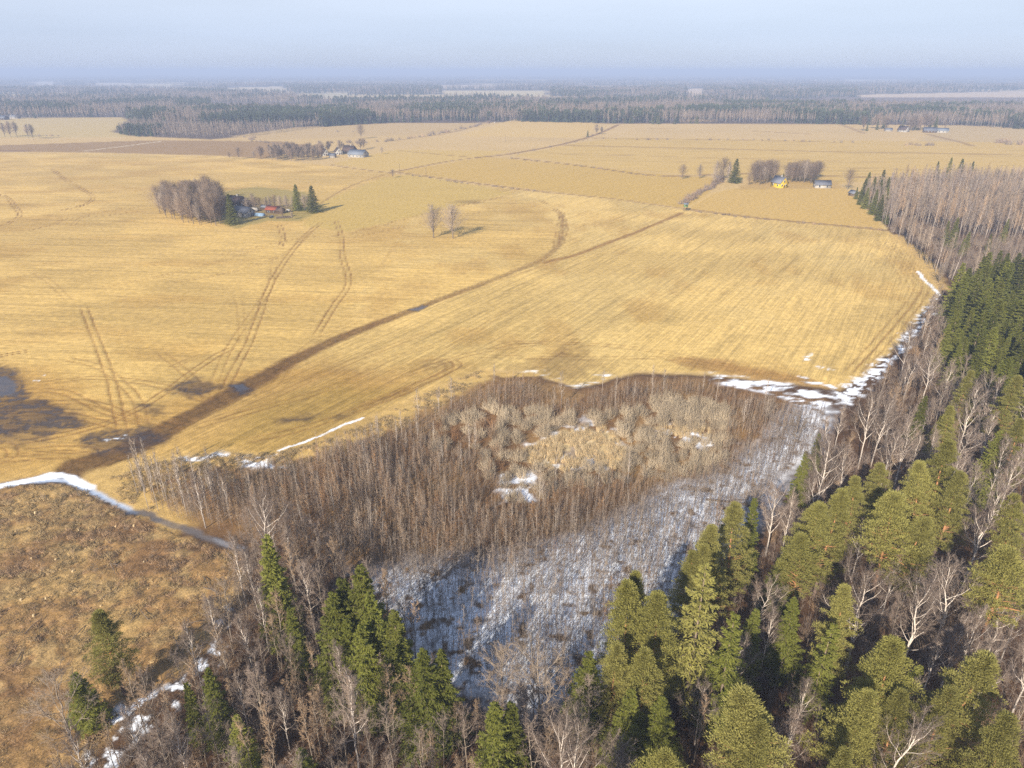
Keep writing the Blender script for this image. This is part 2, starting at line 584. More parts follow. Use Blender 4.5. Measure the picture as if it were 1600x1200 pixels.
# hedge ditches and lanes
DK = A(150, 112, 70)
for p_, w_, k_ in (([(620, 269), (720, 283), (830, 298)], 3.5, .8), ([(830, 298), (950, 310), (1076, 327)], 3, .6),
                   ([(1076, 327), (1180, 340), (1250, 347), (1386, 360)], 4, .8),
                   ([(800, 247), (900, 258), (1000, 272), (1060, 275), (1110, 273), (1180, 272), (1400, 278)], 4, .8),
                   ([(520, 258), (560, 264), (610, 270)], 3, .7), ([(610, 270), (690, 254), (746, 246)], 4, .8),
                   ([(966, 195), (932, 210), (880, 225), (800, 240), (746, 246)], 6, .85), ([(620, 235), (745, 246), (800, 247)], 4, .5),
                   ([(880, 227), (1100, 232), (1300, 237), (1600, 242), (1900, 250)], 9, .55), ([(930, 216), (1100, 218), (1300, 222)], 8, .5),
                   ([(1040, 252), (1300, 262), (1600, 268)], 5, .25), ([(860, 240), (1100, 246), (1400, 254)], 6, .25), ([(1315, 195), (1350, 208)], 6, .6), ([(1450, 210), (1500, 222), (1520, 228)], 8, .6),
                   ([(1180, 205), (1260, 209)], 10, .5), ([(1010, 200), (1070, 201)], 10, .3),
                   ([(600, 222), (700, 208), (760, 192)], 5, .5), ([(600, 272), (545, 292), (500, 318)], 1.8, .6)):
    line(p_, w_, DK, k_, broken=.3)
# the broad brown track
i, d, sg, al = line_field(WORLD_TRACK, 14, .35)
hw = 2.0 + 2.0 * smooth(.42, .0, al) - .5 * smooth(.3, .6, al) - .5 * smooth(.6, 1, al)
m = smooth(hw + 1.3, hw - 1.3, d) * (.7 + .5 * fbm(X[i] / 4, Y[i] / 9, 80))
put(i, m * (.92 - .36 * smooth(.25, .6, al) - .36 * smooth(.74, .86, al)), A(146, 108, 62), 7)
m2 = m * smooth(.42, .05, al)
put(i, m2 * .65, A(108, 82, 50))
for kk in range(-4, 5):
    r = np.exp(-((sg - kk * .95 - .3 * np.sin(al * 9 + kk)) / np.maximum(.24, FT[i] * .5)) ** 2) * smooth(hw + 1.5, hw, d)
    put(i, r * (.5 + .4 * ((kk * 7) % 3 - 1)) * .5, A(92, 68, 44))
line([(1066, 333), (980, 368), (905, 396), (850, 410)], 3.2, A(164, 122, 68), .85)
line([(905, 396), (780, 438), (690, 470)], 1.6, A(176, 134, 76), .4)
RB = A(150, 108, 58)
for n_, (p_, k_) in enumerate((
        ([(525, 343), (533, 370), (535, 400), (545, 440), (520, 480), (490, 530)], .9), ([(436, 350), (442, 368), (438, 386)], .9),
        ([(505, 345), (470, 375), (425, 440), (395, 520), (360, 590), (345, 622)], .95), ([(497, 350), (455, 390), (380, 420), (250, 445)], .5),
        ([(80, 263), (105, 282), (140, 303), (145, 311), (128, 321), (80, 332)], .9), ([(-40, 302), (5, 306), (25, 325), (30, 338), (0, 355)], .95),
        ([(130, 478), (150, 530), (172, 590), (188, 660), (196, 690)], .8), ([(30, 610), (100, 612), (160, 640), (230, 662)], .8),
        ([(20, 693), (100, 678), (180, 655), (250, 618), (330, 560), (370, 540)], .85), ([(60, 630), (140, 628), (220, 655), (300, 668)], .7),
        ([(30, 705), (120, 700), (200, 715)], .6), ([(-20, 560), (20, 552), (45, 548)], .9), ([(-40, 700), (10, 697), (20, 712), (-10, 725)], .7),
        ([(265, 575), (300, 560), (340, 548)], .6), ([(40, 360), (80, 352), (105, 342), (180, 335), (230, 330)], .7), ([(60, 345), (100, 330), (200, 325)], .5),
        ([(110, 355), (140, 335), (230, 322)], .45), ([(590, 600), (660, 570), (740, 520), (800, 480)], .35), ([(540, 600), (610, 560), (680, 540)], .35),
        ([(540, 645), (640, 608), (700, 578), (690, 563), (660, 568)], .8), ([(560, 635), (660, 597), (712, 573), (706, 560)], .7),
        ([(760, 548), (820, 535), (1000, 545), (1180, 580), (1280, 598)], .55), ([(740, 556), (900, 560), (1050, 560), (1200, 586)], .5),
        ([(1393, 372), (1432, 420), (1446, 452), (1400, 515), (1332, 588)], .6), ([(1380, 372), (1420, 425), (1432, 455), (1385, 515), (1318, 590)], .5),
        ([(1366, 372), (1405, 425), (1416, 455)], .4),
        ([(842, 312), (872, 330), (884, 352), (876, 384)], .8), ([(866, 325), (880, 345), (884, 365)], .7), ([(880, 330), (872, 360), (868, 388)], .6),
        ([(540, 367), (640, 340), (725, 320), (805, 304)], .6), ([(540, 374), (650, 350), (760, 330)], .4), ([(340, 400), (470, 372), (540, 367)], .45),
        ([(150, 452), (300, 420), (420, 385)], .5), ([(0, 440), (60, 430), (110, 470)], .35), ([(350, 480), (372, 468), (380, 540)], .3),
        ([(0, 650), (90, 645), (190, 668)], .7), ([(50, 600), (160, 590), (260, 605), (330, 628)], .6), ([(100, 560), (160, 575), (210, 620), (225, 668)], .6), ([(300, 668), (400, 640), (500, 612), (590, 575)], .6), ([(320, 660), (420, 622), (560, 560), (680, 515)], .5), ([(0, 720), (90, 712), (150, 716)], .7), ([(380, 690), (470, 670), (560, 640), (650, 606)], .7), ([(250, 550), (300, 590), (330, 630)], .5), ([(430, 400), (420, 450), (360, 540), (335, 600)], .5), ([(880, 530), (1000, 480), (1100, 430)], .3), ([(620, 590), (740, 552), (860, 535)], .5),
        ([(560, 500), (480, 540), (430, 600), (400, 620)], .35))):
    rut(p_, RB, min(1, k_ * 1.1), 2.2, .55, n_)
# dark blotches
for p_, k_ in (([(865, 548), (890, 540), (905, 546), (900, 560), (870, 558)], .8), ([(655, 568), (690, 565), (700, 575), (670, 577)], .6), ([(525, 580), (550, 577), (548, 586)], .5), ([(800, 575), (860, 562), (960, 565), (960, 575), (900, 592), (850, 578)], .5), ([(700, 315), (750, 312), (745, 320)], .5)):
    i, m = poly(p_, 5, 2.5)
    put(i, m * k_ * (.5 + .6 * MID[i]), A(112, 80, 48))
i, m = poly([(1040, 560), (1120, 560), (1200, 578), (1310, 600), (1300, 610), (1180, 592), (1080, 578)], 2, 1.5)
put(i, m * .6, A(170, 122, 66))
# clearing, wood and marsh floors
CLEAR = [(-700, 790), (-50, 768), (50, 758), (105, 757), (150, 776), (205, 805), (250, 826), (320, 850), (385, 868), (382, 930), (340, 1000), (270, 1050), (215, 1100), (150, 1190), (90, 1330), (-700, 1400)]
nearwood = world([(-900, 1560), (-900, 800), (0, 756), (60, 745), (130, 742), (215, 726), (300, 708), (450, 706), (560, 662), (650, 622), (750, 580), (830, 584), (900, 606), (1000, 584), (1100, 586), (1200, 596), (1312, 610),
                  (1350, 588), (1396, 545), (1442, 490), (1470, 458), (1446, 415), (1400, 371), (1386, 357), (1340, 310), (1380, 298), (1500, 286), (1650, 290), (2300, 310), (2300, 1560)])
i, m = poly(None, 1.2, .5, wpts=nearwood)
put(i, m * (CLS[i] != 1), A(112, 84, 60) * .8, 6)
MARSH = [(225, 795), (215, 745), (300, 722), (440, 720), (560, 672), (650, 630), (750, 585), (830, 590), (900, 610), (1000, 590), (1100, 590), (1200, 605), (1290, 625), (1275, 690), (1210, 760), (1120, 850),
         (1000, 990), (900, 1095), (790, 1110), (690, 1060), (590, 930), (520, 880), (430, 850), (330, 830)]
i, m = poly(MARSH, 2, 1)
put(i, m, A(150, 114, 76) * .8, 5)
put(i, m * .5 * smooth(.45, .6, MID[i]), A(190, 150, 95) * .85)
# grass strip between field and marsh
for p_, w_ in (([(150, 745), (215, 732), (300, 716), (430, 712), (520, 688), (580, 664), (660, 622), (750, 582)], 7), ([(750, 582), (830, 586)], 3), ([(1398, 368), (1445, 412), (1470, 450)], 7), ([(170, 760), (230, 795), (260, 812)], 9)):
    line(p_, w_, A(226, 186, 112), .9, 2, warp=1)
i, m = poly([(600, 655), (680, 612), (745, 583), (760, 590), (700, 625), (640, 660), (580, 690)], 2, 1.5)
put(i, m * .8, A(222, 184, 112), 2)
# clearing
i, m = poly(CLEAR, 1.5, .8)
put(i, m, A(174, 136, 86), 4)
put(i, m * .8 * smooth(.5, .62, fbm(X[i] / 9, Y[i] / 9, 90)), A(208, 170, 108))
put(i, m * .6 * smooth(.53, .66, fbm(X[i] / 11 + 4, Y[i] / 11, 91)), A(126, 92, 64))
put(i, m * .6 * smooth(.6, .7, fbm(X[i] / 5, Y[i] / 5 + 8, 92)), A(210, 176, 118) * .9)
RGH[i] = np.maximum(RGH[i], m * .8)
# farm yard
i, m = poly([(330, 345), (345, 300), (400, 292), (480, 300), (500, 330), (470, 345), (420, 345), (370, 357)], 2, 1)
put(i, m * .85, A(172, 152, 86), 9)
i, m = poly([(375, 318), (440, 312), (470, 325), (430, 338), (380, 340)], 2, 1.5)
put(i, m * .5, A(150, 120, 84))
i, m = poly([(1150, 296), (1180, 280), (1300, 280), (1320, 294)], 2, 1.5)
put(i, m * .6, A(196, 156, 84), 9)
# puddles and wet mud
MUD, WATER = A(98, 78, 62), A(66, 56, 52)
for p_, k_ in (([(-200, 575), (0, 573), (30, 585), (45, 620), (20, 632), (-200, 630)], .9), ([(-200, 640), (0, 632), (60, 622), (120, 640), (130, 658), (90, 678), (20, 676), (-200, 690)], .8), ([(20, 670), (80, 672), (90, 690), (40, 695), (-60, 700)], .5),
               ([(130, 685), (160, 668), (210, 668), (250, 684), (235, 700), (180, 710), (140, 700)], .8), ([(262, 600), (310, 592), (350, 606), (320, 622), (280, 615)], .7), ([(352, 598), (385, 592), (400, 604), (385, 616), (360, 612)], .8),
               ([(208, 630), (230, 634), (255, 648), (235, 652)], .8), ([(440, 654), (490, 652), (485, 662), (450, 662)], .7), ([(515, 652), (560, 642), (550, 652), (525, 658)], .6), ([(160, 708), (240, 685), (260, 690), (200, 712)], .8)):
    i, m = poly(p_, 2.2, 1.6)
    w = m * (.55 + .9 * (MID[i] - .3))
    put(i, np.clip(w * k_ * 1.25, 0, 1), MUD, None, wet=.3)
    w2 = m * smooth(.46, .62, fbm(X[i] / 4, Y[i] / 1.6, 95) + (m - .5) * .2) * smooth(.25, .5, fbm(X[i] / .9, Y[i] / .7, 96, 2))
    put(i, w2 * k_ * .9, WATER, None, wet=.75)
for p_ in ([(-60, 585), (8, 588), (22, 600), (15, 616), (-60, 620)], [(362, 598), (385, 597), (395, 606), (372, 610)], [(640, 483), (655, 477), (668, 478), (655, 486)]):
    i, m = poly(p_, .8, .8)
    put(i, m * .8, WATER * 1.2, None, wet=.95)
# ice and snow
SNOW, ICE = np.array([.80, .82, .84]), np.array([.30, .34, .40])
i, m = poly([(-200, 775), (0, 763), (48, 755), (100, 754), (150, 775), (208, 803), (216, 799), (160, 768), (130, 756), (105, 748), (50, 748), (0, 756), (-200, 765)], .6, .3)
put(i, m, ICE, 8, wet=.6)
i, m = poly([(-200, 766), (0, 757), (45, 748), (75, 740), (98, 738), (125, 748), (152, 757), (150, 763), (112, 757), (98, 746), (60, 752), (0, 762), (-200, 774)], .5, .3)
put(i, m, SNOW, 8, wet=.1)
line([(45, 757), (100, 757), (148, 778), (208, 805)], .8, A(60, 52, 48), .7)
line([(200, 800), (225, 800), (245, 812)], 2.0, A(75, 80, 92), .8, 8, wet=.8)
line([(240, 812), (268, 818), (300, 830), (332, 842), (380, 857)], 1.7, A(118, 112, 110), .85, 8, wet=.4, broken=.36)
line([(335, 841), (350, 848), (378, 857)], 1.0, A(160, 160, 165), .6, 8, wet=.3)
line([(380, 857), (372, 940), (335, 1005)], 1.6, A(120, 112, 108), .5)


def snow(pts, thr, k=1.0, soft=1.5, seed=0, sc=3.0, ext=1.0):
    i, m = poly(pts, soft, 1.2)
    n_ = fbm(X[i] / sc / ext, Y[i] / sc, 120 + seed, 4)
    put(i, np.clip(m * smooth(thr - .06, thr + .12, n_) * k, 0, 1), SNOW * (.86 + .14 * smooth(.3, .6, fbm(X[i] / .7, Y[i] / .7, 140, 2)))[:, None], None, wet=.0)


snow([(280, 714), (320, 707), (357, 706), (352, 713), (300, 718)], .36, 1, .8, 1, 1.5, 4)
snow([(372, 716), (420, 708), (445, 720), (440, 738), (390, 728)], .48, 1, 1.5, 2, 1.3, 2)
line([(440, 702), (470, 690), (520, 671), (570, 652)], .7, SNOW, .8, broken=.42, seed=5)
line([(395, 717), (440, 706)], .6, SNOW, .7, broken=.4, seed=6)
snow([(880, 604), (950, 585), (965, 588), (900, 606)], .50, .9, 1, 3, 1.2, 5)
snow([(820, 580), (850, 578), (880, 588), (855, 590)], .47, .6, 1, 4, 1.5, 3)
snow([(1110, 585), (1180, 592), (1250, 604), (1300, 614), (1330, 640), (1290, 645), (1200, 615), (1120, 600)], .47, 1, 1.5, 5, 1.8, 2.5)
snow([(1300, 610), (1345, 588), (1392, 545), (1440, 490), (1462, 462), (1468, 468), (1448, 500), (1400, 560), (1350, 615), (1320, 640)], .50, .95, 1.5, 6, 1.5)
snow([(1235, 585), (1300, 598), (1310, 606), (1240, 596)], .52, .9, .8, 7, 1.0, 5)
for p_ in ([(1252, 562), (1270, 552), (1268, 562)], [(1280, 572), (1302, 576), (1290, 579)], [(1265, 570), (1280, 572), (1270, 576)], [(170, 682), (208, 678), (195, 688)], [(48, 592), (72, 588), (60, 596)]):
    snow(p_, .50, .9, .6, int(p_[0][0]), .9, 2)
line([(1436, 425), (1450, 442), (1466, 460)], 1.2, SNOW, .8, broken=.35)
snow([(345, 1000), (300, 1030), (250, 1065), (200, 1100), (150, 1160), (120, 1230), (170, 1230), (230, 1130), (300, 1070), (352, 1030), (372, 935), (350, 960)], .57, 1, 1.2, 9, 1.3)
SNOWY = [(575, 905), (640, 880), (720, 872), (800, 880), (880, 850), (960, 815), (1050, 770), (1130, 735), (1200, 690), (1240, 640), (1290, 640), (1280, 690), (1210, 765), (1120, 855), (1010, 990), (905, 1090), (790, 1105), (700, 1060), (640, 990)]
snow(SNOWY, .30, .95, 5, 11, 1.7)
i, m = poly(SNOWY, 4, 1.5)
put(i, m * .5 * smooth(.62, .70, fbm(X[i] / .8, Y[i] / .8, 131, 3)), A(110, 90, 74))
snow([(775, 740), (835, 740), (830, 780), (790, 785)], .42, .9, 1, 12, 2)
snow([(815, 690), (850, 680), (915, 655), (960, 668), (985, 700), (960, 735), (860, 730)], .56, .8, 2, 13, 2.5)
snow([(1015, 672), (1060, 665), (1100, 680), (1110, 705), (1085, 700), (1040, 690)], .5, .8, 1.5, 14, 2)
i, m = poly([(812, 708), (845, 690), (900, 672), (948, 668), (978, 700), (968, 735), (915, 728), (880, 738), (825, 722)], 1.5, 1.2)
put(i, m * .85, A(236, 206, 150), 5)
put(i, m * .7 * smooth(.50, .60, fbm(X[i] / 3, Y[i] / 3, 161)), A(150, 130, 116))
put(i, m * .6 * smooth(.66, .74, fbm(X[i] / 3.5 + 7, Y[i] / 3.5, 162)), SNOW * .85)
i, m = poly([(905, 700), (925, 698), (935, 730), (900, 735)], 1.5, 1.5)
put(i, m * .6, A(110, 105, 110), None, wet=.5)

# gentle relief
rise = smooth(1300, 20, Y)
GZ = (fbm(X / 60, Y / 60, 50, 3) - .5) * .5 * rise
GZ += np.where(CLS == 4, (fbm(X / 2.5, Y / 2.5, 51, 3) - .5) * .9, 0)
GZ += np.where(np.isin(CLS, (5, 6)), (fbm(X / 3.5, Y / 3.5, 52, 3) - .5) * .4, 0)
GZ += np.where(CLS == 1, (fbm(X / 5, Y / 5, 53, 3) - .5) * .18, 0)
GZ -= RUT * .16
GZ += np.where(CLS == 7, (fbm(X / 1.6, Y / 1.6, 54, 3) - .55) * .5, 0)
GZ = np.where(WET > .5, np.minimum(GZ, -.1) * .3 - .1, GZ)
GZ *= smooth(2500, 900, Y)

gm, gt, gb = mat('ground_cover')
at_c = N(gt, 'ShaderNodeAttribute', attribute_name='Col')
at_m = N(gt, 'ShaderNodeAttribute', attribute_name='Msk')     # r: rows one way, g: rows the other way, b: wetness
sep = N(gt, 'ShaderNodeSeparateColor')
gt.links.new(at_m.outputs['Color'], sep.inputs[0])
tc = N(gt, 'ShaderNodeTexCoord')


def rows_noise(theta, sx, sy, detail, dist=0.0):
    a_ = N(gt, 'ShaderNodeMapping')
    a_.inputs['Rotation'].default_value = (0, 0, math.radians(theta))
    b_ = N(gt, 'ShaderNodeMapping')
    b_.inputs['Scale'].default_value = (sx, sy, 1)
    n_ = N(gt, 'ShaderNodeTexNoise')
    n_.inputs['Scale'].default_value = 1.0
    n_.inputs['Detail'].default_value = detail
    n_.inputs['Distortion'].default_value = dist
    gt.links.new(tc.outputs['Object'], a_.inputs[0])
    gt.links.new(a_.outputs[0], b_.inputs[0])
    gt.links.new(b_.outputs[0], n_.inputs['Vector'])
    return n_.outputs['Fac']


def mth(op, a_, b_=None, c_=None):
    n_ = N(gt, 'ShaderNodeMath', operation=op)
    for k_, v_ in enumerate((a_, b_, c_)):
        if v_ is None:
            continue
        if isinstance(v_, (int, float)):
            n_.inputs[k_].default_value = v_
        else:
            gt.links.new(v_, n_.inputs[k_])
    return n_.outputs[0]


def remap(v, a0, a1, b0, b1):
    n_ = N(gt, 'ShaderNodeMapRange')
    n_.interpolation_type = 'SMOOTHSTEP'
    gt.links.new(v, n_.inputs['Value'])
    for k_, q_ in zip(('From Min', 'From Max', 'To Min', 'To Max'), (a0, a1, b0, b1)):
        n_.inputs[k_].default_value = q_
    return n_.outputs[0]


fineA = rows_noise(31.7, .85, .02, 2)
tramA = rows_noise(31.7, .22, .012, 1)
fineB = rows_noise(97, .6, .02, 2, .2)
tramB = rows_noise(94, .17, .010, 1, .4)
grain = rows_noise(0, 3.5, 3.5, 4)
clump = rows_noise(0, .5, .5, 4)
fineA2 = rows_noise(31.7, 1.9, .05, 2)
fineB2 = rows_noise(97, 1.5, .05, 2)
rA = mth('MULTIPLY', mth('MULTIPLY', remap(fineA, .36, .62, .90, 1.06), remap(fineA2, .35, .62, .84, 1.08)), remap(tramA, .33, .42, .87, 1.02))
rB = mth('MULTIPLY', mth('MULTIPLY', remap(fineB, .36, .64, .91, 1.06), remap(fineB2, .35, .62, .88, 1.07)), remap(tramB, .33, .44, .86, 1.03))
fA = mth('MULTIPLY_ADD', mth('SUBTRACT', rA, 1.0), sep.outputs[0], 1.0)
fB = mth('MULTIPLY_ADD', mth('SUBTRACT', rB, 1.0), sep.outputs[1], 1.0)
dry = mth('SUBTRACT', 1.0, sep.outputs[2])
gr = mth('MULTIPLY', remap(grain, .25, .75, .72, 1.28), remap(clump, .3, .7, .86, 1.14))
gr = mth('MULTIPLY_ADD', mth('SUBTRACT', gr, 1.0), dry, 1.0)
tot = mth('MULTIPLY', mth('MULTIPLY', fA, fB), gr)
vmul = N(gt, 'ShaderNodeVectorMath', operation='SCALE')
gt.links.new(at_c.outputs['Color'], vmul.inputs[0])
gt.links.new(tot, vmul.inputs['Scale'])
gt.links.new(vmul.outputs[0], gb.inputs['Base Color'])
gt.links.new(remap(sep.outputs[2], .2, .95, .92, .12), gb.inputs['Roughness'])
gt.links.new(remap(sep.outputs[2], .2, .95, .08, .4), gb.inputs['Specular IOR Level'])
bump = N(gt, 'ShaderNodeBump')
bump.inputs['Distance'].default_value = .25
gt.links.new(mth('MULTIPLY', dry, .7), bump.inputs['Strength'])
gt.links.new(mth('MULTIPLY', grain, clump), bump.inputs['Height'])
gt.links.new(bump.outputs[0], gb.inputs['Normal'])

cell_cls = np.median(np.stack([CLS.reshape(nr, nc)[:-1, :-1], CLS.reshape(nr, nc)[1:, :-1], CLS.reshape(nr, nc)[:-1, 1:]]), 0).astype(np.int8)
VID = np.arange(nr * nc).reshape(nr, nc)
q00, q01, q10, q11 = VID[:-1, :-1], VID[:-1, 1:], VID[1:, :-1], VID[1:, 1:]
ALLV = np.stack([X, Y, GZ], 1)
for cid, nm in enumerate(NAMES):
    k = cell_cls == cid
    if not k.any():
        continue
    Q = np.stack([q00[k], q01[k], q11[k], q10[k]], 1)
    ids, inv = np.unique(Q.ravel(), return_inverse=True)
    Q = inv.reshape(-1, 4)
    me = bpy.data.meshes.new(nm)
    me.vertices.add(len(ids))
    me.vertices.foreach_set('co', ALLV[ids].astype(np.float32).ravel())
    me.loops.add(len(Q) * 4)
    me.loops.foreach_set('vertex_index', Q.astype(np.int32).ravel())
    me.polygons.add(len(Q))
    me.polygons.foreach_set('loop_start', np.arange(0, len(Q) * 4, 4, dtype=np.int32))
    me.polygons.foreach_set('use_smooth', np.ones(len(Q), bool))
    me.materials.append(gm)
    a1 = me.attributes.new('Col', 'FLOAT_COLOR', 'POINT')
    a1.data.foreach_set('color', np.concatenate([C[ids], np.ones((len(ids), 1))], 1).astype(np.float32).ravel())
    a2 = me.attributes.new('Msk', 'FLOAT_COLOR', 'POINT')
    a2.data.foreach_set('color', np.stack([SA[ids], SB[ids], WET[ids], np.ones(len(ids))], 1).astype(np.float32).ravel())
    me.update(calc_edges=True)
    tag(link(nm, me), kind='structure')

em, et, eb = mat('outer_earth')
eb.inputs['Base Color'].default_value = (*A(150, 124, 88), 1)
b_ = MB()
b_.add([(-22000, -3000, -2.0), (22000, -3000, -2.0), (22000, 24000, -2.0), (-22000, 24000, -2.0)], [(0, 1, 2), (0, 2, 3)])
tag(link('ground', b_.mesh('ground', em)), kind='structure')

# ------------------------------------------------------------------ haze
hm = bpy.data.materials.new('haze')
hm.use_nodes = True
ht = hm.node_tree
for n in list(ht.nodes):
    ht.nodes.remove(n)
ho = N(ht, 'ShaderNodeOutputMaterial')
hp = N(ht, 'ShaderNodeVolumePrincipled')
hp.inputs['Color'].default_value = (.455, .535, .71, 1)
hp.inputs['Density'].default_value = 3.1e-4
hp.inputs['Anisotropy'].default_value = 0.0
ht.links.new(hp.outputs[0], ho.inputs['Volume'])
b_ = MB().box((-23000, -3500, -4), (23000, 24500, CAM_H + 12))
tag(link('haze', b_.mesh('haze', hm)), kind='stuff')

# ------------------------------------------------------------------ tree shapes


def unit(v):
    return v / (np.linalg.norm(v, axis=-1, keepdims=True) + 1e-9)


def spruce_parts(h, R, nb, seed, droop=.38, m_=11, low=.05, pw=.93, pale=False):
    g = np.random.default_rng(seed)
    tr = MB()
    bend = g.normal(0, .12, 2)
    zs = np.linspace(-.5, h, 7)
    tr.tube(np.stack([bend[0] * np.sin(zs / h * 2), bend[1] * np.sin(zs / h * 2), zs], 1), np.linspace(.011 * h + .04, .02, 7), 7)
    t = (np.arange(nb) + g.random(nb)) / nb
    t = low + (1 - low) * t ** 1.08
    z = h * t
    r = R * (1 - t) ** pw * (.72 + .5 * g.random(nb)) * np.where(t < .18, .72 + 1.5 * t, 1) + .28
    az = np.arange(nb) * 2.39996 + g.normal(0, .35, nb)
    e = np.stack([np.cos(az), np.sin(az)], 1)
    sl_ = -.22 + .95 * t ** 1.6 + g.normal(0, .10, nb)
    S = np.linspace(.14, 1.0, m_)[None, :] + g.uniform(-.03, .03, (nb, m_))
    out = r[:, None] * S
    zz = z[:, None] + sl_[:, None] * out - droop * r[:, None] * S ** 2 * (1 - .5 * t[:, None]) + .20 * r[:, None] * S ** 4
    P = np.stack([e[:, :1] * out, e[:, 1:] * out, zz], -1)
    B0 = np.stack([np.zeros(nb), np.zeros(nb), z], 1)
    tr.cones(B0, P[:, m_ // 2] , .018 + .012 * r)
    tr.cones(P[:, m_ // 2 - 1], P[:, -1], .012 + .006 * r)
    cr = MB()
    for side in (-1, 1):
        aa = side * np.radians(62 - 28 * S) + g.normal(0, .18, S.shape)
        d2 = np.stack([e[:, None, 0] * np.cos(aa) - e[:, None, 1] * np.sin(aa), e[:, None, 0] * np.sin(aa) + e[:, None, 1] * np.cos(aa)], -1)
        dz = -.38 + g.normal(0, .22, S.shape) + .25 * t[:, None]
        D = unit(np.concatenate([d2, dz[..., None]], -1))
        ln = (.16 + .36 * r[:, None] * np.clip(1.05 - S, 0, 1) ** .7) * (.75 + .5 * g.random(S.shape))
        for f in (.0, .42, .75):
            p = (P + D * (ln * f)[..., None]).reshape(-1, 3)
            dd = unit(D.reshape(-1, 3) + g.normal(0, .28, (p.shape[0], 3)))
            nn = unit(np.array([0, 0, 1.]) + g.normal(0, .85, p.shape))
            L = (ln * .42 + .17).ravel() * (.8 + .4 * g.random(len(p)))
            cr.leaves(p, dd, nn, L, .13 + .20 * L)
    # hanging sprays below the branches and the leader
    p = P[:, 2:].reshape(-1, 3)
    dd = unit(np.stack([g.normal(0, .5, len(p)), g.normal(0, .5, len(p)), -1 + 0 * p[:, 0]], 1))
    nn = unit(g.normal(0, 1, p.shape))
    L = .22 + .25 * g.random(len(p))
    cr.leaves(p, dd, nn, L, .16)
    k = 26
    zt = h * (1 - .06 * g.random(k))
    a_ = g.random(k) * 6.28
    cr.leaves(np.stack([0 * zt, 0 * zt, zt], 1), unit(np.stack([np.cos(a_), np.sin(a_), .5 + .6 * g.random(k)], 1)), unit(g.normal(0, 1, (k, 3))), .28 + .04 * (h - zt), .12)
    return tr, cr


def pine_parts(h, R, seed, base=.42, npf=120, leaf=95):
    g = np.random.default_rng(seed)
    tr = MB()
    zs = np.linspace(-.5, h * .97, 9)
    q = zs / h
    bx, by = g.normal(0, .5, 2)
    cx_, cy_ = bx * q ** 2 + .15 * np.sin(q * 7 + seed), by * q ** 2
    tr.tube(np.stack([cx_, cy_, zs], 1), np.linspace(.012 * h + .03, .03, 9), 7)
    t = g.random(npf) ** .9
    zc = h * (base + (1 - base) * t)
    prof = np.minimum(1, .55 + 2.6 * t) * np.clip(1 - t ** 1.2, .01, 1) ** .78 * (.84 + .16 * np.sin(t * 30 + seed))
    lob = 1 + .26 * np.sin(g.random() * 6 + 3 * (az0 := g.random(npf) * 6.283)) + .12 * np.sin(az0 * 5 + t * 9)
    r = R * prof * lob * g.random(npf) ** .42 * (.85 + .3 * g.random(npf))
    px_, py_ = np.interp(zc, zs, cx_), np.interp(zc, zs, cy_)
    Cc = np.stack([px_ + r * np.cos(az0), py_ + r * np.sin(az0), zc + .22 * r], 1)
    Cc = np.vstack([Cc, [[px_[0], py_[0], h * .985], [px_[0] + .4, py_[0], h * .95]]])
    Cc[-2:, :2] = [np.interp(h * .97, zs, cx_), np.interp(h * .97, zs, cy_)]
    # limbs from the stem to the outer puffs
    far = np.argsort(-r)[:46]
    z0 = np.maximum(zc[far] - .45 * r[far] - .2, h * base * .85)
    P0 = np.stack([np.interp(z0, zs, cx_), np.interp(z0, zs, cy_), z0], 1)
    tr.cones(P0, Cc[far], .03 + .016 * r[far])
    # a few dead stubs lower on the stem
    zd = h * (.2 + (base - .15) * g.random(9))
    ad = g.random(9) * 6.28
    Pd = np.stack([np.interp(zd, zs, cx_), np.interp(zd, zs, cy_), zd], 1)
    tr.cones(Pd, Pd + np.stack([np.cos(ad), np.sin(ad), g.normal(0, .25, 9)], 1) * (.5 + 1.2 * g.random((9, 1))), .03)
    cr = MB()
    n = len(Cc)
    rad = (.36 + .32 * g.random(n)) * (R / 3.0) ** .5
    v = unit(g.normal(0, 1, (n, leaf, 3)))
    v[..., 2] = np.abs(v[..., 2]) * .75 + v[..., 2] * .25
    p = Cc[:, None, :] + v * rad[:, None, None] * (.45 + .55 * g.random((n, leaf, 1))) * np.array([1.2, 1.2, .55])
    d = unit(v + np.array([0, 0, .65]) + g.normal(0, .35, v.shape))
    p, d = p.reshape(-1, 3), d.reshape(-1, 3)
    nn = unit(g.normal(0, 1, p.shape) + np.array([0, 0, .4]))
    cr.leaves(p, d, nn, .17 + .12 * g.random(len(p)), .075 + .04 * g.random(len(p)))
    return tr, cr


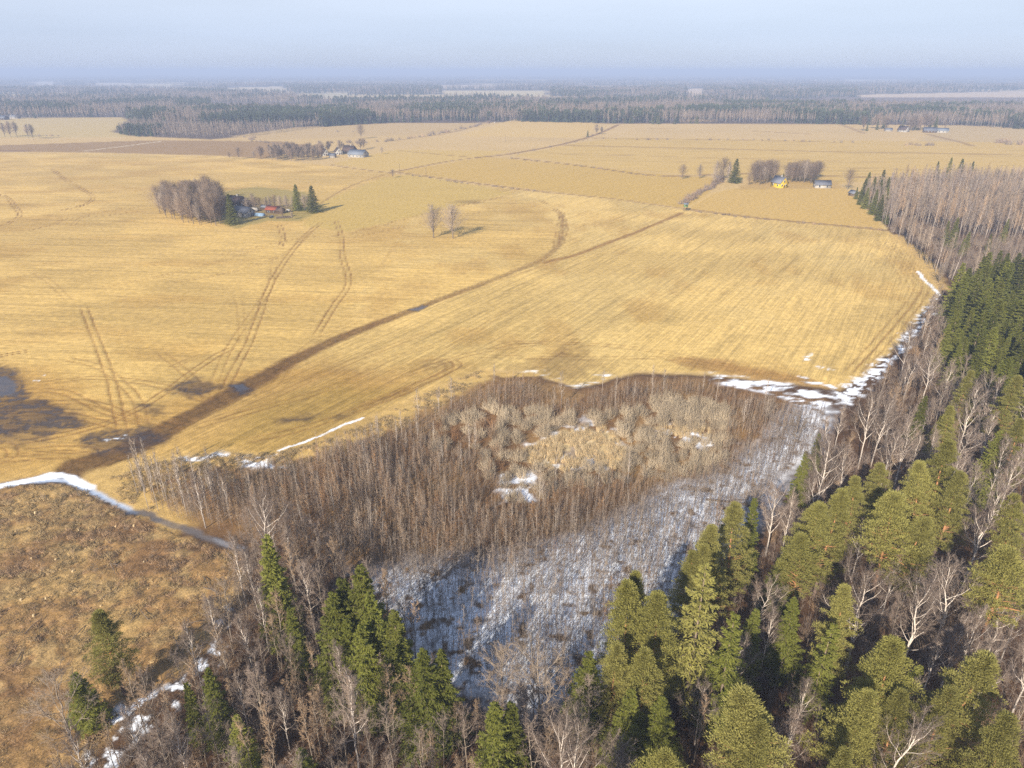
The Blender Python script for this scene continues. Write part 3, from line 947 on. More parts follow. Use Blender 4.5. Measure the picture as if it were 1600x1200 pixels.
def bare_parts(h, seed, nl=15, spread=.30, ang0=38, ns=7, ntw=8, low=.28, tw=.014, lw=.011, fork=False, curl=0.0):
    """leafless broadleaf: stem and limbs, then fine twigs"""
    g = np.random.default_rng(seed)
    tr, cr = MB(), MB()
    zs = np.linspace(-.5, h * .96, 10)
    q = np.clip(zs / h, 0, 1)
    bx, by = g.normal(0, .035 * h, 2)
    wob = g.normal(0, .012 * h, (10, 2)) * np.minimum(q, .8)[:, None]
    cx_, cy_ = bx * q ** 2 + wob[:, 0], by * q ** 2 + wob[:, 1]
    tr.tube(np.stack([cx_, cy_, zs], 1), lw * h * (1 - q) ** .8 + .018, 6)
    subs0, subs1, subr = [], [], []
    for k in range(nl):
        t = low + (.93 - low) * (k + g.random()) / nl
        z0 = t * h
        L = h * spread * (1.12 - t) ** .7 * (.7 + .6 * g.random()) * 1.25
        az = k * 2.4 + g.normal(0, .4)
        an = math.radians(ang0 + g.normal(0, 9) - 8 * t)
        p = np.array([np.interp(z0, zs, cx_), np.interp(z0, zs, cy_), z0])
        pts = [p]
        for s in range(4):
            a2 = an * (1 - .16 * s) + g.normal(0, .10)
            az += g.normal(0, .13)
            p = p + L / 4 * np.array([math.sin(a2) * math.cos(az), math.sin(a2) * math.sin(az), math.cos(a2)])
            pts.append(p)
        pts = np.array(pts)
        r0 = lw * h * (1 - t) ** .8 * .55 + .016
        tr.tube(pts, np.linspace(r0, .012, 5), 4)
        for s in range(ns):
            f = .25 + .75 * (s + g.random()) / ns
            b0 = np.array([np.interp(f * 4, range(5), pts[:, c]) for c in range(3)])
            dl = unit(pts[min(4, int(f * 4) + 1)] - pts[int(min(f * 4, 3))])
            d = unit(dl + g.normal(0, .42, 3))
            d[2] = abs(d[2]) * .8 + .12
            l2 = L * (.32 + .3 * g.random()) * (1.15 - .5 * f)
            subs0.append(b0)
            subs1.append(b0 + d * l2)
            subr.append(.012 + .004 * L)
    # twigs off the leader
    for s in range(12):
        z0 = h * (.72 + .24 * g.random())
        b0 = np.array([np.interp(z0, zs, cx_), np.interp(z0, zs, cy_), z0])
        a_ = g.random() * 6.28
        d = np.array([.45 * math.cos(a_), .45 * math.sin(a_), .9])
        subs0.append(b0)
        subs1.append(b0 + d * h * .07 * (.6 + .8 * g.random()))
        subr.append(.014)
    s0, s1, sr = np.array(subs0), np.array(subs1), np.array(subr)
    cr.cones(s0, s1, sr)
    n = len(s0)
    f = .15 + .85 * g.random((n, ntw, 1))
    b = s0[:, None] + (s1 - s0)[:, None] * f
    dl = unit(s1 - s0)[:, None]
    d = unit(dl + g.normal(0, .5, (n, ntw, 3)) + np.array([0, 0, .12 - curl]))
    ll = np.linalg.norm(s1 - s0, axis=1)[:, None, None] * (.32 + .45 * g.random((n, ntw, 1)))
    e1 = b + d * ll
    cr.cones(b.reshape(-1, 3), e1.reshape(-1, 3), tw)
    # finest spray
    m_ = e1 * .55 + b * .45
    d3 = unit(d + g.normal(0, .6, d.shape) + np.array([0, 0, -curl]))
    cr.cones(m_.reshape(-1, 3), (m_ + d3 * ll * .6).reshape(-1, 3), tw * .75)
    return tr, cr


def sapling(h, seed, n=46, tw=.013, st=.045):
    g = np.random.default_rng(seed)
    b = MB()
    bx, by = g.normal(0, .04 * h, 2)
    top = np.array([bx, by, h])
    mid = np.array([bx * .4, by * .4, h * .5]) + np.append(g.normal(0, .05, 2), 0)
    b.tube([np.array([0, 0, -.3]), mid, top], [st, st * .62, .01], 3)
    t = .25 + .72 * g.random(n)
    p0 = np.where(t[:, None] < .5, mid * (t / .5)[:, None], mid + (top - mid) * ((t - .5) / .5)[:, None])
    a = g.random(n) * 6.283
    an = np.radians(40 + g.normal(0, 13, n))
    L = h * (.09 + .15 * g.random(n)) * (1.2 - t)
    d = np.stack([np.sin(an) * np.cos(a), np.sin(an) * np.sin(a), np.cos(an)], 1)
    b.cones(p0, p0 + d * L[:, None], tw * 1.25, 1)
    for k in range(2):
        f = .3 + .6 * g.random((n, 1))
        q0 = p0 + d * L[:, None] * f
        d2 = unit(d + g.normal(0, .45, d.shape))
        b.cones(q0, q0 + d2 * (L * .6)[:, None], tw, 1)
    return b


def bush(R, h, seed, n=150, tw=.02, k2=4):
    g = np.random.default_rng(seed)
    b = MB()
    a = g.random(n) * 6.283
    el = np.arccos(g.random(n) * .97 + .03)
    rr = .35 * R * np.sqrt(g.random(n))
    p0 = np.stack([rr * np.cos(a + g.normal(0, .5, n)), rr * np.sin(a), 0 * a - .1], 1)
    p1 = np.stack([R * np.sin(el) * np.cos(a), R * np.sin(el) * np.sin(a), h * (np.cos(el) * .9 + .1)], 1) * (.72 + .33 * g.random((n, 1))) * (1 + .28 * np.sin(3 * a + seed) * np.sin(2 * el + seed))[:, None]
    b.cones(p0, p1, tw)
    for k in range(k2):
        f = .35 + .6 * g.random((n, 1))
        q = p0 + (p1 - p0) * f
        d = unit(p1 - p0 + g.normal(0, .55, p1.shape) * R * .6 + np.array([0, 0, .25 * h]))
        b.cones(q, q + d * (.18 * R + .16 * h) * (.5 + .9 * g.random((n, 1))), tw * .7)
    return b


def tuft(r, h, n, seed, w=.05):
    g = np.random.default_rng(seed)
    b = MB()
    a = g.random(n) * 6.283
    rr = r * np.sqrt(g.random(n))
    p0 = np.stack([rr * np.cos(a), rr * np.sin(a), 0 * a - .08], 1)
    p1 = p0 + np.stack([np.cos(a) * r * .7 + g.normal(0, r * .4, n), np.sin(a) * r * .7 + g.normal(0, r * .4, n), h * (.55 + .6 * g.random(n))], 1)
    b.cones(p0, p1, w)
    return b


def far_spruce(h, seed):
    g = np.random.default_rng(seed)
    b = MB()
    n = 70
    t = np.sort(g.random(n)) ** .9
    a = np.arange(n) * 2.4
    r = .17 * h * (1 - t) ** .85 + .2
    p = np.stack([0 * t, 0 * t, h * (.06 + .92 * t)], 1)
    d = np.stack([np.cos(a), np.sin(a), -.35 + .5 * t], 1)
    tip = p + d * r[:, None]
    b.leaves(tip, unit(p - tip) + np.array([0, 0, .15]), np.array([0, 0, 1.]) + g.normal(0, .4, p.shape), np.linalg.norm(tip - p, axis=1) * 1.02, r * .8 + .25)
    b.leaves(p, unit(d + np.array([0, 0, -.5])), np.array([0, 0, 1.]) + g.normal(0, .5, p.shape), r * .95, r * .6 + .2)
    b.cones([(0, 0, -.3)], [(0, 0, h)], .2, 1)
    return b


def far_pine(h, seed):
    g = np.random.default_rng(seed)
    b = MB()
    n = 130
    v = unit(g.normal(0, 1, (n, 3)))
    p = v * np.array([.15 * h, .15 * h, .26 * h]) * (.5 + .5 * g.random((n, 1))) + np.array([0, 0, .72 * h])
    b.leaves(p, unit(v + np.array([0, 0, .5])), unit(g.normal(0, 1, v.shape)), .09 * h, .06 * h)
    b.cones([(0, 0, -.3)], [(0, 0, h * .9)], .2, 1)
    return b


def far_bare(h, seed, n=60, w=.07):
    g = np.random.default_rng(seed)
    b = MB()
    b.cones([(0, 0, -.3)], [(g.normal(0, .4), g.normal(0, .4), h)], .16, 1)
    t = .3 + .65 * g.random(n)
    a = g.random(n) * 6.28
    an = np.radians(30 + g.normal(0, 10, n))
    L = h * .30 * (1.15 - t) * (.6 + .7 * g.random(n))
    p0 = np.stack([0 * t, 0 * t, h * t], 1)
    d = np.stack([np.sin(an) * np.cos(a), np.sin(an) * np.sin(a), np.cos(an)], 1)
    b.cones(p0, p0 + d * L[:, None], w)
    q = p0 + d * L[:, None] * .5
    d2 = unit(d + g.normal(0, .5, d.shape))
    b.cones(q, q + d2 * (L * .6)[:, None], w * .8)
    return b


def mid_parts(h, seed, n=130, w=.055, wide=.32):
    g = np.random.default_rng(seed)
    tr, cr = MB(), MB()
    tr.tube([(0, 0, -.4), (.1, 0, h * .5), (g.normal(0, .3), g.normal(0, .3), h)], [.2, .12, .03], 5)
    t = .16 + .8 * g.random(n)
    a = g.random(n) * 6.28
    an = np.radians(36 + g.normal(0, 12, n))
    L = h * wide * (1.15 - t) ** .8 * (.6 + .7 * g.random(n))
    p0 = np.stack([0 * t, 0 * t, h * t], 1)
    d = np.stack([np.sin(an) * np.cos(a), np.sin(an) * np.sin(a), np.cos(an)], 1)
    tr.cones(p0[:16], p0[:16] + d[:16] * L[:16, None], .09)
    cr.cones(p0, p0 + d * L[:, None], w)
    for k in range(4):
        q = p0 + d * L[:, None] * (.3 + .6 * g.random((n, 1)))
        cr.cones(q, q + unit(d + g.normal(0, .55, d.shape)) * (L * .55)[:, None], w * .65)
    return tr, cr


def pair(parts, mt, mc, nm):
    return parts[0].mesh(nm + '_trunk', mt, True), parts[1].mesh(nm + '_crown', mc)


SPRUCES = [spruce_parts(20, 4.3, 135, 1), spruce_parts(20, 3.8, 130, 2, .45), spruce_parts(20, 4.7, 140, 3, .36, 12), spruce_parts(20, 3.3, 125, 4, .42)]
SPARSE = [spruce_parts(22, 4.0, 78, 5, .30, 12, .1, .72), spruce_parts(22, 3.5, 84, 6, .34, 12, .08, .8)]
PINES = [pine_parts(21, 4.0, 11, .26, 290, 100), pine_parts(21, 3.6, 12, .2, 280, 100), pine_parts(21, 4.3, 13, .30, 310, 100), pine_parts(21, 3.3, 14, .18, 260, 100), pine_parts(21, 3.9, 15, .48, 210, 100)]
BIRCHES = [bare_parts(19, 21, 18, .27, 36, 8, 11, tw=.017, lw=.0085), bare_parts(19, 22, 16, .34, 44, 8, 11, .35, .017, .0085), bare_parts(19, 23, 20, .24, 32, 8, 11, .35, .017, .008), bare_parts(19, 24, 15, .36, 42, 9, 11, .25, .017, .009), bare_parts(19, 25, 22, .22, 34, 7, 11, .3, .017, .008)]
ALDERS = [bare_parts(14, 31, 14, .20, 34, 6, 7, .35, .018, .0062), bare_parts(14, 32, 12, .24, 40, 6, 7, .4, .018, .006), bare_parts(14, 33, 16, .17, 30, 6, 6, .3, .018, .0056), bare_parts(14, 34, 12, .26, 38, 6, 7, .25, .018, .006), bare_parts(14, 35, 14, .15, 30, 5, 6, .5, .018, .0056)]
GREYS = [bare_parts(14, 41, 18, .34, 46, 7, 9, .22, .015, .009, curl=.1), bare_parts(14, 42, 16, .38, 50, 8, 9, .18, .015, .010, curl=.1)]

KIND = {
    'spruce': ('spruce_tree', 20, [pair(p, M_SPBARK, M_SPRUCE, 'spruce') for p in SPRUCES]),
    'sparse': ('spruce_tree', 22, [pair(p, M_SPBARK, M_PINE if k == 0 else M_SPRUCE, 'sparse_spruce') for k, p in enumerate(SPARSE)]),
    'pine': ('pine_tree', 21, [pair(p, M_PIBARK, M_PINE, 'pine') for p in PINES]),
    'birch': ('birch_tree', 19, [pair(p, M_BIRCH, M_TWIG_P, 'birch') for p in BIRCHES]),
    'alder': ('alder_tree', 14, [pair(p, M_ALDER, M_TWIG_P if k % 2 else M_TWIG_B, 'alder') for k, p in enumerate(ALDERS)]),
    'aspen': ('aspen_tree', 14, [pair(p, M_BIRCH, M_TWIG_G, 'aspen') for p in ALDERS[2:]]),
    'mid': ('bare_tree', 14, [pair(p, M_ALDER, M_TWIG_G if k % 2 else M_TWIG_D, 'mid_bare') for k, p in enumerate([mid_parts(14, 45 + q, 150, .048, (.62, .46, .72, .54)[q]) for q in range(4)])]),
    'far': ('bare_tree', 14, [pair(p, M_ALDER, M_FARTWIG if k % 2 else M_TWIG_D, 'far_tree') for k, p in enumerate([mid_parts(14, 55 + q, 90, .12, (.62, .46, .72, .54)[q]) for q in range(4)])]),
    'grey': ('bare_tree', 14, [pair(p, M_ALDER, M_TWIG_G, 'bare') for p in GREYS]),
}
CAT = {'spruce_tree': 'spruce', 'pine_tree': 'pine', 'birch_tree': 'birch', 'alder_tree': 'alder', 'aspen_tree': 'aspen', 'bare_tree': 'tree'}
PLACED = []


def tree(kind, x, y, h, label, group=None, var=None, fat=1.0):
    nm, h0, protos = KIND[kind]
    v = int(RNG.integers(len(protos))) if var is None else var % len(protos)
    r = bpy.data.objects.new(nm, None)
    COL.objects.link(r)
    r.empty_display_size = .5
    r.location = (x, y, -.15)
    s = h / h0
    r.scale = (s * fat, s * fat, s)
    r.rotation_euler = (RNG.normal(0, .012), RNG.normal(0, .012), RNG.random() * 6.28)
    tag(r, label, CAT[nm], group)
    link('trunk', protos[v][0], r)
    link('crown', protos[v][1], r)
    PLACED.append((x, y, h, kind))
    return r


def tree_px(kind, px, py, h, label, group=None, var=None, fat=1.0):
    x, y = at(px, py, h)
    return tree(kind, x, y, h, label, group, var, fat)


# the filling trees are told apart by the landmark tree they stand next to, counted outwards from it
MARKS = [(562, 960, 'the tallest bright spruce by the snow'), (515, 1000, 'the pale clump spruce'), (612, 1010, 'the spruce against the snow'), (665, 1080, 'the broad corner spruce'), (420, 900, 'the ditch end spruces'),
         (455, 990, 'the slim low spruce'), (367, 1150, 'the short lower edge spruce'), (468, 1180, 'the very small spruce'), (776, 1140, 'the bushy lower edge spruce'), (116, 1090, 'the ragged dark spruce'), (322, 1090, 'the narrow yellow green spruce'),
         (399, 810, 'the tall birch at the ditch end'), (540, 1110, 'the bright white stem'), (71, 1100, 'the grey clearing edge tree'), (150, 1010, 'the lone clearing pine'), (784, 1040, 'the silvery shrub'), (847, 1060, 'the tall grey brown tree'), (874, 1170, 'the many stemmed birch'), (980, 980, 'the front pine clump'), (1102, 940, 'the straggly spruce'),
         (1150, 1020, 'the layered sparse spruce'), (1206, 1140, 'the large rounded pine'), (1390, 1070, 'the wide front row pine'), (1529, 1070, 'the big domed pine'), (1590, 920, 'the orange stemmed border pine'), (1405, 830, 'the open crowned orange pine'), (1311, 800, 'the round topped pine'),
         (1262, 870, 'the wide flat pine'), (1366, 950, 'the leaning white birch'), (1457, 960, 'the large white birch'), (1506, 930, 'the forked white birch'), (1487, 740, 'the full bright pine'), (1386, 760, 'the dark olive pine'), (1347, 780, 'the olive pine'), (1566, 720, 'the bright border spruce'),
         (1530, 660, 'the regular branched white birch'), (1462, 600, 'the spreading white birch'), (1428, 560, 'the lone white track birch'), (1369, 660, 'the wide purple crowned birch'), (1299, 730, 'the arching limbed birch'), (1262, 740, 'the shore spruce'), (1559, 820, 'the purple crowned birch'), (1420, 1150, 'the pale bushy topped birch'), (1155, 850, 'the slender spruce spire'), (1300, 1010, 'the half bare spruce'), (1560, 400, 'the pale spreading stand edge tree'), (1516, 620, 'the stand corner pine'), (1589, 630, 'the border pine below the stand'), (1478, 440, 'the round brown field edge bush')]
_U = ['', 'first', 'second', 'third', 'fourth', 'fifth', 'sixth', 'seventh', 'eighth', 'ninth']
ORD = ['nearest ', 'second ', 'third ', 'fourth ', 'fifth ', 'sixth ', 'seventh ', 'eighth ', 'ninth ', 'tenth ', 'eleventh ', 'twelfth ', 'thirteenth ', 'fourteenth ', 'fifteenth ', 'sixteenth ', 'seventeenth ', 'eighteenth ', 'nineteenth ', 'twentieth ']
for _t in ('twenty', 'thirty', 'forty'):
    ORD += [f'{_t}-{u} ' for u in _U[1:]] + [{'twenty': 'thirtieth ', 'thirty': 'fortieth ', 'forty': 'fiftieth '}[_t]]


def name_by_marks(items):
    """items: (object, what it looks like, x, y, height)"""
    rec = {}
    for o, what, x, y, h in items:
        u, v = pix(x, y, h * .5)
        k = min(range(len(MARKS)), key=lambda q: math.hypot(u - MARKS[q][0], v - MARKS[q][1]))
        dx, dy = u - MARKS[k][0], v - MARKS[k][1]
        side = ('right of' if dx > 0 else 'left of') if abs(dx) > abs(dy) else ('in front of' if dy > 0 else 'behind')
        rec.setdefault((what, k, side), []).append((math.hypot(dx, dy), o))
    for (what, k, side), l in rec.items():
        for n_, (d_, o) in enumerate(sorted(l, key=lambda q: q[0])):
            o['label'] = f'{ORD[min(n_, 49)]}{what} {side} {MARKS[k][2]}'


# ------------------------------------------------------------------ scatter of stuff
def scatter_tree(name, protos):
    ng = bpy.data.node_groups.new(name, 'GeometryNodeTree')
    ng.interface.new_socket('Geometry', in_out='INPUT', socket_type='NodeSocketGeometry')
    ng.interface.new_socket('Geometry', in_out='OUTPUT', socket_type='NodeSocketGeometry')
    gi, go = ng.nodes.new('NodeGroupInput'), ng.nodes.new('NodeGroupOutput')
    col = bpy.data.collections.new(name + '_kinds')
    for k, (mb, mats) in enumerate(protos):
        me = mb.mesh(f'{name}_kind', mats)
        col.objects.link(bpy.data.objects.new(f'{name}_kind_{k:02d}', me))
    ci = ng.nodes.new('GeometryNodeCollectionInfo')
    ci.inputs['Collection'].default_value = col
    ci.inputs['Separate Children'].default_value = True
    ci.inputs['Reset Children'].default_value = True
    ip = ng.nodes.new('GeometryNodeInstanceOnPoints')
    ip.inputs['Pick Instance'].default_value = True

    def na(nm, ty):
        n_ = ng.nodes.new('GeometryNodeInputNamedAttribute')
        n_.data_type = ty
        n_.inputs['Name'].default_value = nm
        return n_.outputs['Attribute']
    er = ng.nodes.new('FunctionNodeEulerToRotation')
    ng.links.new(na('rot', 'FLOAT_VECTOR'), er.inputs[0])
    ng.links.new(gi.outputs[0], ip.inputs['Points'])
    ng.links.new(ci.outputs[0], ip.inputs['Instance'])
    ng.links.new(na('idx', 'INT'), ip.inputs['Instance Index'])
    ng.links.new(er.outputs[0], ip.inputs['Rotation'])
    ng.links.new(na('scl', 'FLOAT_VECTOR'), ip.inputs['Scale'])
    ng.links.new(ip.outputs[0], go.inputs[0])
    return ng


def scatter(name, label, cat, xy, hs, protos, idx=None, z=-.1, tilt=.03, fat=None):
    n = len(xy)
    me = bpy.data.meshes.new(name)
    me.vertices.add(n)
    me.vertices.foreach_set('co', np.column_stack([xy, np.full(n, z)]).astype(np.float32).ravel())
    if idx is None:
        idx = RNG.integers(0, len(protos), n)
    rot = np.column_stack([RNG.normal(0, tilt, (n, 2)), RNG.random(n) * 6.283])
    f = np.ones(n) if fat is None else fat
    for nm, ty, dat, key in (('idx', 'INT', np.asarray(idx, np.int32), 'value'), ('rot', 'FLOAT_VECTOR', rot.astype(np.float32).ravel(), 'vector'), ('scl', 'FLOAT_VECTOR', np.column_stack([hs * f, hs * f, hs]).astype(np.float32).ravel(), 'vector')):
        at_ = me.attributes.new(nm, ty, 'POINT')
        at_.data.foreach_set(key, dat)
    o = link(name, me)
    md = o.modifiers.new('scatter', 'NODES')
    md.node_group = scatter_tree(name, protos)
    tag(o, label, cat, None, 'stuff')
    return o


def fill(P, spacing, jitter=.48, keep=1.0):
    """jittered points inside a ground polygon"""
    lo, hi = P.min(0), P.max(0)
    gx, gy = np.meshgrid(np.arange(lo[0], hi[0], spacing), np.arange(lo[1], hi[1], spacing))
    gx, gy = gx.ravel(), gy.ravel()
    gx = gx + RNG.uniform(-jitter, jitter, len(gx)) * spacing
    gy = gy + RNG.uniform(-jitter, jitter, len(gy)) * spacing
    k = inside(gx, gy, P) & (RNG.random(len(gx)) < keep)
    return np.column_stack([gx[k], gy[k]])


def visible(xy, h=15, m=60):
    u0, v0 = pix(xy[:, 0], xy[:, 1], 0)
    u1, v1 = pix(xy[:, 0], xy[:, 1], h)
    return (np.minimum(u0, u1) < 1600 + m) & (np.maximum(u0, u1) > -m) & (v1 < 1200 + m)


def off(xy, P, d=0.0):
    return sd_poly(xy[:, 0], xy[:, 1], P) > d


# ------------------------------------------------------------------ buildings
M_BROWNROOF = simple('brown_roof', A(118, 96, 84), A(92, 76, 68), 1.5, .05)
M_GREYROOF = simple('grey_roof', A(146, 146, 150), A(118, 118, 124), 1.2, .05, .6)
M_TINROOF = simple('tin_roof', A(160, 164, 170), A(136, 142, 150), 1.0, .05, .6, .2)
M_REDROOF = simple('red_roof', A(178, 98, 72), A(150, 80, 60), 1.4, .05)
M_LOGWALL = simple('log_wall', A(112, 88, 66), A(86, 66, 50), 1.5, .08)
M_WHITEWALL = simple('white_wall', A(212, 204, 190), A(180, 170, 156), 1.2, .05)
M_YELLOW = simple('yellow_wall', A(248, 216, 70), A(232, 192, 52), 1.2, .03)
M_PINKBRICK = simple('pink_brick', A(200, 160, 136), A(170, 130, 108), 2, .05)
M_GLASS = simple('window_glass', (.03, .035, .045), (.05, .055, .065), 1, .05, .1, .5)
M_FRAME = simple('white_frame', (.6, .6, .58), (.7, .7, .68), 1, .03)
M_GREEN = simple('green_paint', A(150, 186, 130), A(120, 158, 108), 2, .05)
M_WOOD = simple('weathered_wood', A(150, 132, 112), A(112, 96, 80), 2, .08)
M_BLUE = simple('blue_sheet', A(150, 180, 206), A(176, 196, 212), 2, .05)
M_DARK = simple('dark_opening', (.03, .026, .022), (.045, .04, .035), 1, .05)


def house(name, label, cat, px, py, rot, w, l, hw, hr, mw, mr, chim=1, wins=True, group=None, over=.5):
    """gabled building: w across the gable, l along the ridge, hw wall height, hr roof rise"""
    x, y = at(px, py)
    r = bpy.data.objects.new(name, None)
    COL.objects.link(r)
    r.location, r.rotation_euler = (x, y, -.1), (0, 0, math.radians(rot))
    tag(r, label, cat, group)
    a, b = w / 2, l / 2
    m = MB()
    v = [(-a, -b, 0), (a, -b, 0), (a, b, 0), (-a, b, 0), (-a, -b, hw), (a, -b, hw), (a, b, hw), (-a, b, hw), (0, -b, hw + hr), (0, b, hw + hr)]
    m.add(v, [(0, 1, 5), (0, 5, 4), (1, 2, 6), (1, 6, 5), (2, 3, 7), (2, 7, 6), (3, 0, 4), (3, 4, 7), (4, 5, 8), (6, 7, 9)])
    link('wall', m.mesh('wall', mw), r)
    m = MB()
    e, th = over, .22
    sl_ = hr / a
    for s in (-1, 1):
        X1, Z1 = s * (a + e), hw - e * sl_
        v = [(0, -b - e, hw + hr + .06), (X1, -b - e, Z1 + .06), (X1, b + e, Z1 + .06), (0, b + e, hw + hr + .06)]
        v += [(p[0], p[1], p[2] + th) for p in v]
        t = []
        for q in ((0, 1, 2, 3), (4, 7, 6, 5), (0, 4, 5, 1), (1, 5, 6, 2), (2, 6, 7, 3), (3, 7, 4, 0)):
            t += [(q[0], q[1], q[2]), (q[0], q[2], q[3])]
        m.add(v, t)
    rf = link('roof', m.mesh('roof', mr), r)
    for k in range(chim):
        yy = -b * .3 + k * b * .8
        c = MB().box((-.4, yy - .4, hw + hr - .4), (.4, yy + .4, hw + hr + 1.1)).box((-.5, yy - .5, hw + hr + 1.1), (.5, yy + .5, hw + hr + 1.25))
        link('chimney', c.mesh('chimney', M_WHITEWALL if k == 0 else M_PINKBRICK), rf)
    if wins:
        spots = []
        for s in (-1, 1):
            n = max(1, int(l / 4))
            for k in range(n):
                spots.append(('x', s, -b + l * (k + .5) / n, hw * .52))
            for k in (-.5, .5):
                spots.append(('y', s, k * a, hw * .52))
            if hr > 2.4:
                spots.append(('y', s, 0, hw + hr * .28))
        for ax, s, u, z in spots:
            f, p = MB(), MB()
            ww, wh = .55, min(.7, hw * .3)
            if ax == 'x':
                f.box((s * a - .05, u - ww - .1, z - wh - .1), (s * a + .05, u + ww + .1, z + wh + .1))
                p.box((s * a - .07, u - ww, z - wh), (s * a + .07, u + ww, z + wh))
            else:
                f.box((u - ww - .1, s * b - .05, z - wh - .1), (u + ww + .1, s * b + .05, z + wh + .1))
                p.box((u - ww, s * b - .07, z - wh), (u + ww, s * b + .07, z + wh))
            wf = link('window', f.mesh('window', M_FRAME), r)
            link('pane', p.mesh('pane', M_GLASS), wf)
    d = MB().box((-.5 + a * .1, -b - .06, 0), (.5 + a * .1, -b + .03, 2.0))
    link('door', d.mesh('door', M_LOGWALL if mw is not M_LOGWALL else M_WOOD), r)
    return r


house('farmhouse', 'long brown roofed log farmhouse behind the bare grove of the lone farm', 'house', 370, 322, 62, 8, 14, 3.2, 3.4, M_LOGWALL, M_BROWNROOF, 1)
house('barn', 'grey roofed barn with white gable wall just right of the tall edge spruce', 'barn', 381, 337, 68, 7, 11, 2.8, 2.6, M_WHITEWALL, M_GREYROOF, 0)
house('outbuilding', 'small red roofed outbuilding in the middle of the farm yard', 'outbuilding', 428, 332, 75, 5, 8, 2.2, 1.8, M_LOGWALL, M_REDROOF, 0)
house('shed', 'low pale roofed lean shed touching the red roofed outbuilding', 'shed', 416, 327, 75, 4, 5, 1.8, 1.0, M_LOGWALL, M_TINROOF, 0, False)
house('shed', 'dark wooden shed with white end behind the red roofed outbuilding', 'shed', 437, 333, 70, 4, 5, 2, 1.4, M_LOGWALL, M_BROWNROOF, 0, False)
house('outbuilding', 'dark low outbuilding at the right end of the brown farmhouse', 'outbuilding', 386, 322, 62, 5, 6, 2.2, 1.8, M_LOGWALL, M_LOGWALL, 0, False)
house('yellow_house', 'bright yellow house with grey roof among bare garden trees', 'house', 1217, 292, 22, 7.5, 10, 3.6, 4.0, M_YELLOW, M_GREYROOF, 1)
house('cowshed', 'long grey roofed cowshed with white walls beside the yellow house', 'cowshed', 1284, 293, 84, 6.5, 11, 2.6, 2.6, M_WHITEWALL, M_GREYROOF, 0)
house('shed', 'small weathered shed at the corner of the spruce grove', 'shed', 1333, 306, 20, 4, 5, 2.2, 1.6, M_WOOD, M_GREYROOF, 0, False)
house('barn', 'pale tin roofed barn at the end of the roadside hamlet', 'barn', 560, 245, 70, 12, 17, 3, 4, M_WHITEWALL, M_TINROOF, 0)
house('house', 'brown roofed house half hidden behind the tin roofed barn', 'house', 547, 239, 60, 8, 14, 3, 4.5, M_LOGWALL, M_BROWNROOF, 1)
house('house', 'white gabled hamlet house left of the brown roofed one', 'house', 529, 241, 20, 8, 10, 3, 4, M_WHITEWALL, M_BROWNROOF, 1)
house('house', 'white gabled house at the left end of the hamlet', 'house', 508, 243, 30, 7, 9, 3, 4, M_WHITEWALL, M_BROWNROOF, 1)
house('shed', 'small pale shed between the two white hamlet houses', 'shed', 520, 246, 80, 5, 6, 2.4, 1.6, M_WHITEWALL, M_GREYROOF, 0, False)
house('house', 'pale roofed house of the far farm among dark spruces', 'house', 1411, 206, 30, 10, 12, 3.2, 5, M_WHITEWALL, M_BROWNROOF, 1)
house('house', 'dark roofed far farm building in front of white birches', 'house', 1452, 207, 70, 10, 16, 3, 4, M_LOGWALL, M_GREYROOF, 0)
house('barn', 'white walled barn at the right end of the far farm', 'barn', 1472, 207, 75, 8, 14, 3, 3, M_WHITEWALL, M_TINROOF, 0)
house('shed', 'small white shed at the left end of the far farm', 'shed', 1388, 205, 80, 6, 9, 2.4, 2, M_WHITEWALL, M_GREYROOF, 0, False)
house('house', 'white house at the wood edge beyond the far left meadow', 'house', 24, 185, 75, 10, 16, 3.4, 4, M_WHITEWALL, M_GREYROOF, 0)
house('house', 'low dark house at the wood edge beside the far white house', 'house', 6, 187, 70, 10, 16, 3, 4, M_LOGWALL, M_GREYROOF, 0)
house('house', 'tiny white house in the hazy clearing beyond the middle wood', 'house', 946, 148, 40, 14, 18, 5, 7, M_WHITEWALL, M_TINROOF, 0)


